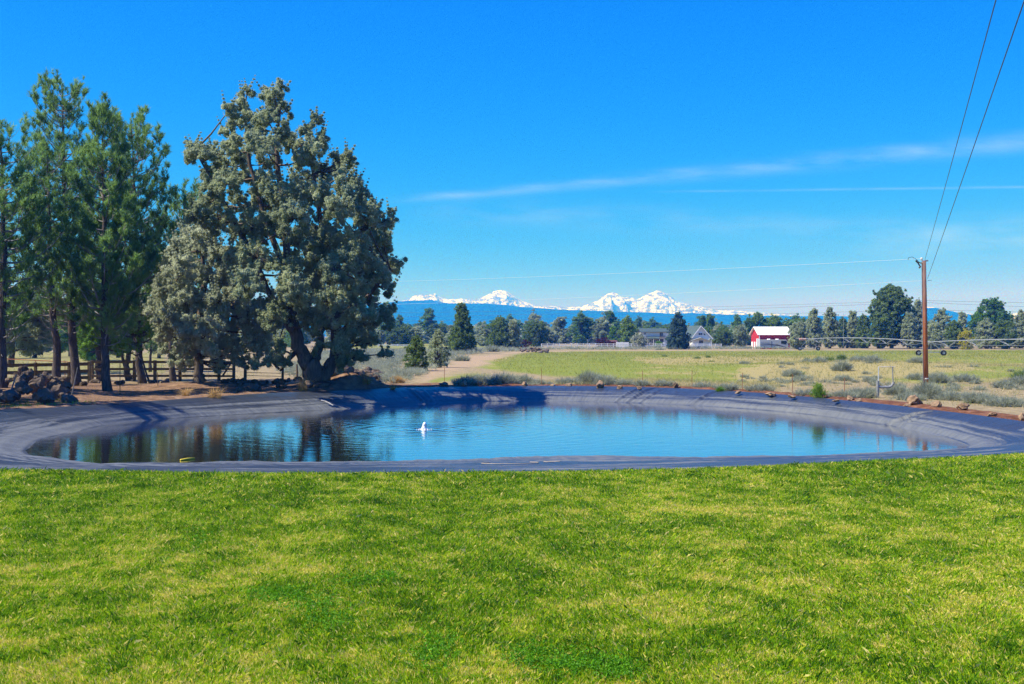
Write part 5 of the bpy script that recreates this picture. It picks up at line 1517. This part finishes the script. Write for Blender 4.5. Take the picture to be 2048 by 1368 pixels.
# two-storey house
YH = 345
def hx(px): return (px - 1024) / F * YH
def hz_(py): return H - (py - HOR) / F * YH
h0 = Vector((hx(1283), YH, 0)); root = empty('white_house', h0); tag(root, 'white two-storey house with dark green roof, balcony and shaded porch', 'house')
wd = hx(1346) - hx(1283); D_ = 7.0
body = MB().box((wd / 2, D_ / 2, hz_(663) / 2), (wd, D_, hz_(663))); body.build('wall', SIDING, root)
zr0 = hz_(664.5); zr1 = hz_(657.3)
rf = MB().add([(-.5, -.7, zr0), (wd + .4, -.7, zr0), (wd + .4, D_ / 2, zr1), (-.5, D_ / 2, zr1), (wd + .4, D_ + .6, zr0), (-.5, D_ + .6, zr0), (-.5, -.7, zr0 + .15), (wd + .4, -.7, zr0 + .15), (wd + .4, D_ / 2, zr1 + .15), (-.5, D_ / 2, zr1 + .15), (wd + .4, D_ + .6, zr0 + .15), (-.5, D_ + .6, zr0 + .15)],
              [(6, 7, 8, 9), (9, 8, 10, 11), (0, 3, 2, 1), (3, 5, 4, 2), (0, 1, 7, 6), (4, 5, 11, 10), (1, 2, 8, 7), (2, 4, 10, 8), (0, 6, 9, 3), (3, 9, 11, 5)])
rf.build('roof', greenroof, root)
MB().add([(0, .01, zr0 - .05), (0, D_ - .01, zr0 - .05), (0, D_ / 2, zr1 - .02), (.12, .01, zr0 - .05), (.12, D_ - .01, zr0 - .05), (.12, D_ / 2, zr1 - .02)], [(0, 2, 1), (3, 4, 5), (0, 3, 5, 2), (2, 5, 4, 1), (0, 1, 4, 3)]).build('gable', SIDING, root)
x0 = hx(1283)
window(root, (hx(1289.5) - x0, 0, hz_(667)), .75, .75)
window(root, (hx(1322.5) - x0, 0, hz_(668.5)), 1.1, 1.2)
bal = MB().box((hx(1324) - x0, -.75, hz_(673.8)), (hx(1330) - hx(1318), 1.5, .15)).build('balcony', shade_w, root)
rl = MB()
for k in range(9): rl.box((hx(1318.5) - x0 + k * (hx(1329.5) - hx(1318.5)) / 8, -1.45, hz_(671.8)), (.05, .05, .55))
rl.box((hx(1324) - x0, -1.45, hz_(670)), (hx(1330) - hx(1318), .07, .07)); rl.build('railing', shade_w, bal)
MB().add([(hx(1292.5) - x0, -2.2, hz_(676.8)), (hx(1318) - x0, -2.2, hz_(676.8)), (hx(1318) - x0, -.01, hz_(672.3)), (hx(1292.5) - x0, -.01, hz_(672.3)), (hx(1292.5) - x0, -2.2, hz_(676.8) - .12), (hx(1318) - x0, -2.2, hz_(676.8) - .12), (hx(1318) - x0, -.01, hz_(672.3) - .12), (hx(1292.5) - x0, -.01, hz_(672.3) - .12)],
         [(0, 1, 2, 3), (4, 7, 6, 5), (0, 4, 5, 1), (1, 5, 6, 2), (0, 3, 7, 4)]).build('porch_roof', greenroof, root)
for px in (1293.5, 1305, 1317): MB().box((hx(px) - x0, -2.1, hz_(677.5) / 2), (.14, .14, hz_(677.5))).build('porch_post', paint, root)
MB().box(((hx(1292) + hx(1327)) / 2 - x0, -.04, hz_(677.5) / 2 + .1), (hx(1327) - hx(1292), .08, hz_(677.5) - .3)).build('porch_shade_panel', shade_w, root)  # dark panel over the white wall, stands in for the porch's shade
window(root, (hx(1300) - x0, -.09, hz_(682)), 1.0, .9); window(root, (hx(1311) - x0, -.09, hz_(682)), 1.0, .9)
MB().box((hx(1324) - x0, -1.6, 1.0), (1.2, .5, .55)).build('porch_bench', paint, root)
MB().box((hx(1283) - x0 - .9, 1.5, hz_(661.5) - .6), (1.8, 2.5, .12), ry=.08).build('side_roof', greyroof, root)

# gabled house turned to the view
YG = 338
apex = A(1401.6, 652.5, YG); e_r = A(1425.5, 678.6, YG); e_l = A(1381.6, 678.6, YG)
root = empty('gabled_house', (apex.x, YG, 0)); tag(root, 'white steep-gabled house with dark green roof beside the big blue-green spruce', 'house')
ax = apex.x; wl_, wr_ = e_l.x - ax, e_r.x - ax; zt, ze = apex.z, e_r.z
dv = Vector((-1.9, 9.0, 0))       # ridge runs back and to the left
def prism(front, dvec, mat, nm, par):
    n = len(front); f = [Vector(p) for p in front]; b = [p + dvec for p in f]
    return MB().add(f + b, [tuple(range(n)), tuple(range(2 * n - 1, n - 1, -1))] + [(i, i + n, (i + 1) % n + n, (i + 1) % n) for i in range(n)]).build(nm, mat, par)
prism([(wl_ + .35, 0, 0), (wr_ - .35, 0, 0), (wr_ - .35, 0, ze + .35), (0, 0, zt - .2), (wl_ + .35, 0, ze + .35)], dv, SIDING, 'wall', root)
for s_, e_ in ((wl_, 'l'), (wr_, 'r')):
    off = .22
    pr_ = [(0, -.5, zt), (s_, -.5, ze), (s_, -.5, ze + off), (0, -.5, zt + off)]
    prism(pr_ if s_ < 0 else pr_[::-1], dv * 1.08, greenroof, 'roof', root)
    MB().bar((0, -.54, zt + .05), (s_, -.54, ze + .05), .06, .26).build('bargeboard', paint, root)
window(root, (A(1401, 668, YG).x - ax, 0, A(1401, 668, YG).z), 1.25, .72)
tri_ = A(1409.3, 668.2, YG)
MB().add([(tri_.x - ax - .3, -.05, tri_.z - .3), (tri_.x - ax + .35, -.05, tri_.z - .3), (tri_.x - ax - .3, -.05, tri_.z + .35), (tri_.x - ax - .3, .0, tri_.z - .3), (tri_.x - ax + .35, .0, tri_.z - .3), (tri_.x - ax - .3, .0, tri_.z + .35)], [(0, 1, 2), (3, 5, 4), (0, 2, 5, 3), (1, 4, 5, 2), (0, 3, 4, 1)]).build('gable_window', GLASS, root)
window(root, (A(1402, 683.5, YG).x - ax, 0, A(1402, 683.5, YG).z), 1.3, .95)
pr0 = A(1400, 674, YG); 
for (qa, qb) in (((1382, 679.5), (1400, 674)), ((1400, 674), (1422, 681))):
    a_ = A(*qa, YG); b_ = A(*qb, YG)
    MB().add([(a_.x - ax, -1.6, a_.z - .2), (b_.x - ax, -1.6, b_.z - .2), (b_.x - ax, -.02, b_.z), (a_.x - ax, -.02, a_.z), (a_.x - ax, -1.6, a_.z - .3), (b_.x - ax, -1.6, b_.z - .3), (b_.x - ax, -.02, b_.z - .1), (a_.x - ax, -.02, a_.z - .1)],
             [(0, 1, 2, 3), (4, 7, 6, 5), (0, 4, 5, 1), (0, 3, 7, 4), (1, 5, 6, 2)]).build('porch_roof', greyroof, root)
for px in (1384, 1421): a_ = A(px, 681, YG); MB().box((a_.x - ax, -1.5, (a_.z - .3) / 2), (.15, .15, a_.z - .3)).build('porch_post', paint, root)

# grey ranch house behind
YR = 450
def small_house(name, xa, xb, yb, ye, yr, Y, wallm, roofm, label, wins=(), over=.4, base=None):
    a = A(xa, 690, Y); b = A(xb, 690, Y); z1 = A(xa, ye, Y).z; z2 = A(xa, yr, Y).z
    root = empty(name, (a.x, Y, 0)); w = b.x - a.x; d = 6.0
    MB().box((w / 2, d / 2, z1 / 2), (w, d, z1)).build('wall', wallm, root)
    t_ = .15
    MB().add([(-over, -over, z1), (w + over, -over, z1), (w + over, d / 2, z2), (-over, d / 2, z2), (w + over, d + over, z1), (-over, d + over, z1), (-over, -over, z1 + t_), (w + over, -over, z1 + t_), (w + over, d / 2, z2 + t_), (-over, d / 2, z2 + t_), (w + over, d + over, z1 + t_), (-over, d + over, z1 + t_)],
             [(6, 7, 8, 9), (9, 8, 10, 11), (0, 3, 2, 1), (3, 5, 4, 2), (0, 1, 7, 6), (4, 5, 11, 10), (1, 2, 8, 7), (2, 4, 10, 8), (0, 6, 9, 3), (3, 9, 11, 5)]).build('roof', roofm, root)
    for (px, py, ww, hh) in wins: q = A(px, py, Y); window(root, (q.x - a.x, 0, q.z), ww, hh)
    tag(root, label, 'house' if 'house' in name else 'shed'); return root


small_house('ranch_house', 1176, 1205, 0, 671.5, 665.8, 420, simple('blue_grey_siding', (.10, .12, .17), .8), greyroof, 'low grey-roofed house among the dark trees behind the meadow', [(1190, 674.5, 1.0, .9), (1194, 674.5, .8, .9), (1183, 674.5, .8, .8)])
small_house('tall_shed', 1041.5, 1052.5, 0, 659.5, 658.5, 380, SIDING, paint, 'small white block-like building above the juniper pair', [(1043, 668, .5, .7)], over=.1)
small_house('garden_shed', 1216, 1234, 0, 684, 681.5, 305, simple('dark_red_boards', (.16, .03, .025), .8), simple('dark_red_roof', (.12, .05, .035), .8), 'low dark red shed beside the plum-red bush behind the white fence', [], over=.2)
small_house('cabin_house', 1434, 1462, 0, 668.5, 664.5, 400, simple('tan_wall', (.38, .33, .28), .8), simple('pale_roof', (.62, .60, .58), .7), 'pale-roofed low house showing between the trees left of the barn', [(1450, 672, .8, .8)])

# red barn
YB = 276.0
eL = A(1501.5, 667.6, YB); ap = A(1509, 653.6, YB); fc = A(1518, 697, YB - 4); 
b0 = Vector((fc.x, YB - 4, 0)); barn = empty('red_barn', b0); tag(barn, 'red barn with bright white metal roof and white door panels', 'barn')
redm = M('red_boards', .75, .2)
rs_ = redm.node('ShaderNodeSeparateXYZ'); redm.l.new(redm.pos((1, 1, 1), True), rs_.inputs[0])
rib_ = redm.math('FRACT', redm.math('MULTIPLY', redm.math('ADD', rs_.outputs[0], rs_.outputs[1]), 4.0))
redm.col(redm.mix(redm.step(rib_, 0, .12), (.20, .012, .014), redm.ramp(redm.noise(2, 4, redm.pos()), [(.3, (.34, .018, .028)), (.7, (.44, .035, .045))])))
RED = redm.m
zE = A(1518, 668, YB - 4).z; Lb = A(1580, 690, YB - 4).x - fc.x; gw = Vector((A(1502.5, 690, YB + 2).x - fc.x, 6.0, 0)); zA = A(1509, 654.4, YB - 1).z
# plan: front corner 0, right along +x, gable end runs back-left to gw
rgt = Vector((Lb, 0, 0))
P0, P1, P2, P3 = Vector((0, 0, 0)), rgt, rgt + gw, gw
U = lambda p, z: p + Vector((0, 0, z))
mid = gw * .5
MB().add([P0, P1, P2, P3, U(P0, zE), U(P1, zE), U(P2, zE), U(P3, zE), U(mid, zA - .12), U(rgt + mid, zA - .12)],
         [(0, 1, 5, 4), (2, 3, 7, 6), (0, 4, 8, 7, 3), (1, 2, 6, 9, 5)]).build('wall', RED, barn)
roofw = simple('white_metal_roof', (.84, .84, .83), .45, .5, var=.03)
rd_ = gw.normalized(); ov = .45; ex = Vector((.45, 0, 0)); slope = (zA - zE) / (gw.length / 2)
for sgn, nm in ((0, 'roof'), (1, 'roof')):
    e0 = (-rd_ * ov if sgn == 0 else gw + rd_ * ov); ze_ = zE - slope * ov
    a1, a2, a3, a4 = U(e0 - ex, ze_), U(e0 + rgt + ex, ze_), U(mid + rgt + ex, zA), U(mid - ex, zA)
    up_ = Vector((0, 0, .12))
    MB().add([a1, a2, a3, a4, a1 + up_, a2 + up_, a3 + up_, a4 + up_], [(0, 3, 2, 1), (4, 5, 6, 7), (0, 1, 5, 4), (1, 2, 6, 5), (2, 3, 7, 6), (3, 0, 4, 7)]).build(nm, roofw, barn)
MB().box((.10, -.06, zE / 2), (.18, .10, zE)).build('corner_trim', paint, barn)
for t0, t1, ht, yy in ((.12, .30, 1.75, .06), (.42, .60, 1.75, .06), (.74, .92, 1.75, .06)):
    a_ = gw * t0; b_ = gw * t1; n_ = Vector((-gw.y, gw.x, 0)).normalized() * .06
    MB().add([a_ + n_, b_ + n_, U(b_ + n_, ht), U(a_ + n_, ht), a_ + n_ * 2, b_ + n_ * 2, U(b_ + n_ * 2, ht), U(a_ + n_ * 2, ht)], [(0, 1, 2, 3), (4, 7, 6, 5), (0, 4, 5, 1), (1, 5, 6, 2), (2, 6, 7, 3), (3, 7, 4, 0)]).build('door', paint, barn)
# white tank / panel at the barn corner
q = A(1515.5, 697, YB - 6); o = MB().box((0, 0, 1.28), (.55, .5, 2.56)).build('white_cabinet', paint, None, bevel=.05); o.location = (q.x, q.y, 0); tag(o, 'tall white cabinet standing at the front corner of the barn', 'cabinet')

# motorhome parked along the barn
YV = YB - 7.5
v0 = A(1520, 697, YV); v0.z = 0; vL = A(1577, 690, YV).x - v0.x; vh = A(1520, 680.3, YV).z
mh = empty('motorhome', v0); tag(mh, 'grey and blue motorhome with dark swoosh stripes parked in front of the red barn', 'motorhome')
grey = simple('grey_body_paint', (.34, .37, .42), .35, .5, var=.08); dk = simple('dark_stripe_paint', (.05, .06, .09), .35, .5); bl = simple('blue_grey_paint', (.22, .30, .38), .35, .5)
prism([(0, 0, .30), (vL * .97, 0, .30), (vL, 0, .8), (vL * .97, 0, vh * .78), (vL * .93, 0, vh), (0, 0, vh)], Vector((0, 2.3, 0)), grey, 'body', mh)
MB().box((vL * .46, 1.15, vh + .05), (vL * .93, 2.32, .10)).build('roof_panel', paint, mh)
prism([(.1, -.02, .95), (vL * .3, -.02, 1.0), (vL * .6, -.02, .85), (vL * .9, -.02, .45), (vL * .93, -.02, .50), (vL * .62, -.02, 1.12), (vL * .3, -.02, 1.22), (.1, -.02, 1.1)], Vector((0, .015, 0)), dk, 'stripe', mh)
prism([(.1, -.02, .34), (vL * .8, -.02, .34), (vL * .58, -.02, .72), (vL * .3, -.02, .84), (.1, -.02, .84)], Vector((0, .015, 0)), bl, 'stripe', mh)
prism([(.1, -.02, 1.45), (vL * .36, -.02, 1.42), (vL * .36, -.02, 1.52), (.1, -.02, 1.55)], Vector((0, .015, 0)), dk, 'stripe', mh)
MB().box((vL * .40, -.03, 1.2), (.08, .06, 1.5)).build('slide_out_seam', dk, mh)
prism([(vL * .74, -.03, vh * .62), (vL * .90, -.03, vh * .52), (vL * .955, -.03, vh * .78), (vL * .91, -.03, vh * .93), (vL * .74, -.03, vh * .93)], Vector((0, .02, 0)), GLASS, 'side_window', mh)
for fx_ in (.34, .64): MB().box((vL * fx_, 1.1, vh + .22), (.65, .7, .24)).build('air_conditioner', paint, mh, bevel=.04)
for fx_ in (.14, .52, .86):
    w_ = MB().tube([(vL * fx_, -.03, .34), (vL * fx_, .22, .34)], .34, 16).build('wheel', dk, mh)
    MB().tube([(vL * fx_, -.05, .34), (vL * fx_, -.03, .34)], .17, 12).build('rim', metal, w_)

# ------------------------------------------------------------------ pivot irrigation
galv = simple('galvanised_steel', (.30, .31, .33), .5, .4, scale=6, metal=.3)
tyre = simple('tyre_rubber', (.02, .02, .02), .8, .2)
T1 = A(1618, 678, 243.0); T2 = A(1862, 684, 180.0); T3 = Vector((T2.x + 4, 118, 2.4)); T0 = A(1588, 676, 262)
pv_ = empty('irrigation_pivot', (T1.x, T1.y, 0)); tag(pv_, 'long galvanised irrigation boom on wheeled towers crossing the field at right', 'irrigation boom')
o0 = Vector((T1.x, T1.y, 0))


def span(a, b, arch, n=20):
    pts = []
    for i in range(n + 1):
        t = i / n; p = a.lerp(b, t); p = p + Vector((0, 0, arch * 4 * t * (1 - t))); pts.append(p - o0)
    MB().tube(pts, .075, 6).build('pipe', galv, pv_)
    tm = MB(); lows = []
    dirx = (b - a).normalized(); side = Vector((-dirx.y, dirx.x, 0))
    k = 7
    for i in range(1, k):
        t = i / k; j = int(t * n); p = pts[j]; lo = p - Vector((0, 0, .85)); lows.append(lo)
        for s_ in (-1, 1):
            for q in (max(0, j - 1), min(n, j + 1)):
                tm.bar(lo, pts[q] + side * .25 * s_, .045)
        tm.bar(p - side * .3, p + side * .3, .05)
    rods = [pts[0] - Vector((0, 0, .1))] + lows + [pts[-1] - Vector((0, 0, .1))]
    for i in range(len(rods) - 1): tm.bar(rods[i], rods[i + 1], .035)
    tm.build('truss', galv, pv_)


zl = .35
span(T1, T2, .45); span(T2, T3, .45)
MB().tube([T0 - o0, T1 - o0], .07, 6).build('end_pipe', galv, pv_)
MB().tube([T1.lerp(T0, .45) - o0 + Vector((-.6, 0, -.15)), T1.lerp(T0, .45) - o0 + Vector((.9, 0, -.15))], .24, 10).build('booster_tank', simple('faded_pink_tank', (.52, .30, .25), .6), pv_)
for T_ in (T1, T2, T3):
    c = Vector((T_.x, T_.y, 0)) - o0; topz = T_.z
    g_ = float(ground_z(np.array([T_.x]), np.array([T_.y]))[0])
    A1 = c + Vector((-1.9, .4, g_ + .55)); A2 = c + Vector((1.9, -.4, g_ + .55))
    MB().bar(A1, A2, .14).build('base_beam', galv, pv_)
    MB().bar(A1, c + Vector((0, 0, topz)), .08).build('leg', galv, pv_); MB().bar(A2, c + Vector((0, 0, topz)), .08).build('leg', galv, pv_)
    MB().bar(c + Vector((0, .0, g_ + .6)), c + Vector((0, 0, topz)), .06).build('leg', galv, pv_)
    for q in (A1, A2):
        w_ = MB().tube([q + Vector((0, -.12, -.12)), q + Vector((0, .12, -.12))], .46, 18).build('wheel', tyre, pv_)
        MB().tube([q + Vector((0, -.15, -.12)), q + Vector((0, .15, -.12))], .22, 12).build('rim', galv, w_)
# thin mast in the right-hand wood
q = A(1687, 690, 280); o = MB().tube([(0, 0, -.1), (0, 0, A(1687, 626, 280).z)], [.05, .03], 6).build('radio_mast', galv); o.location = (q.x, q.y, 0); tag(o, 'thin grey mast sticking up among the junipers right of the barn', 'mast')
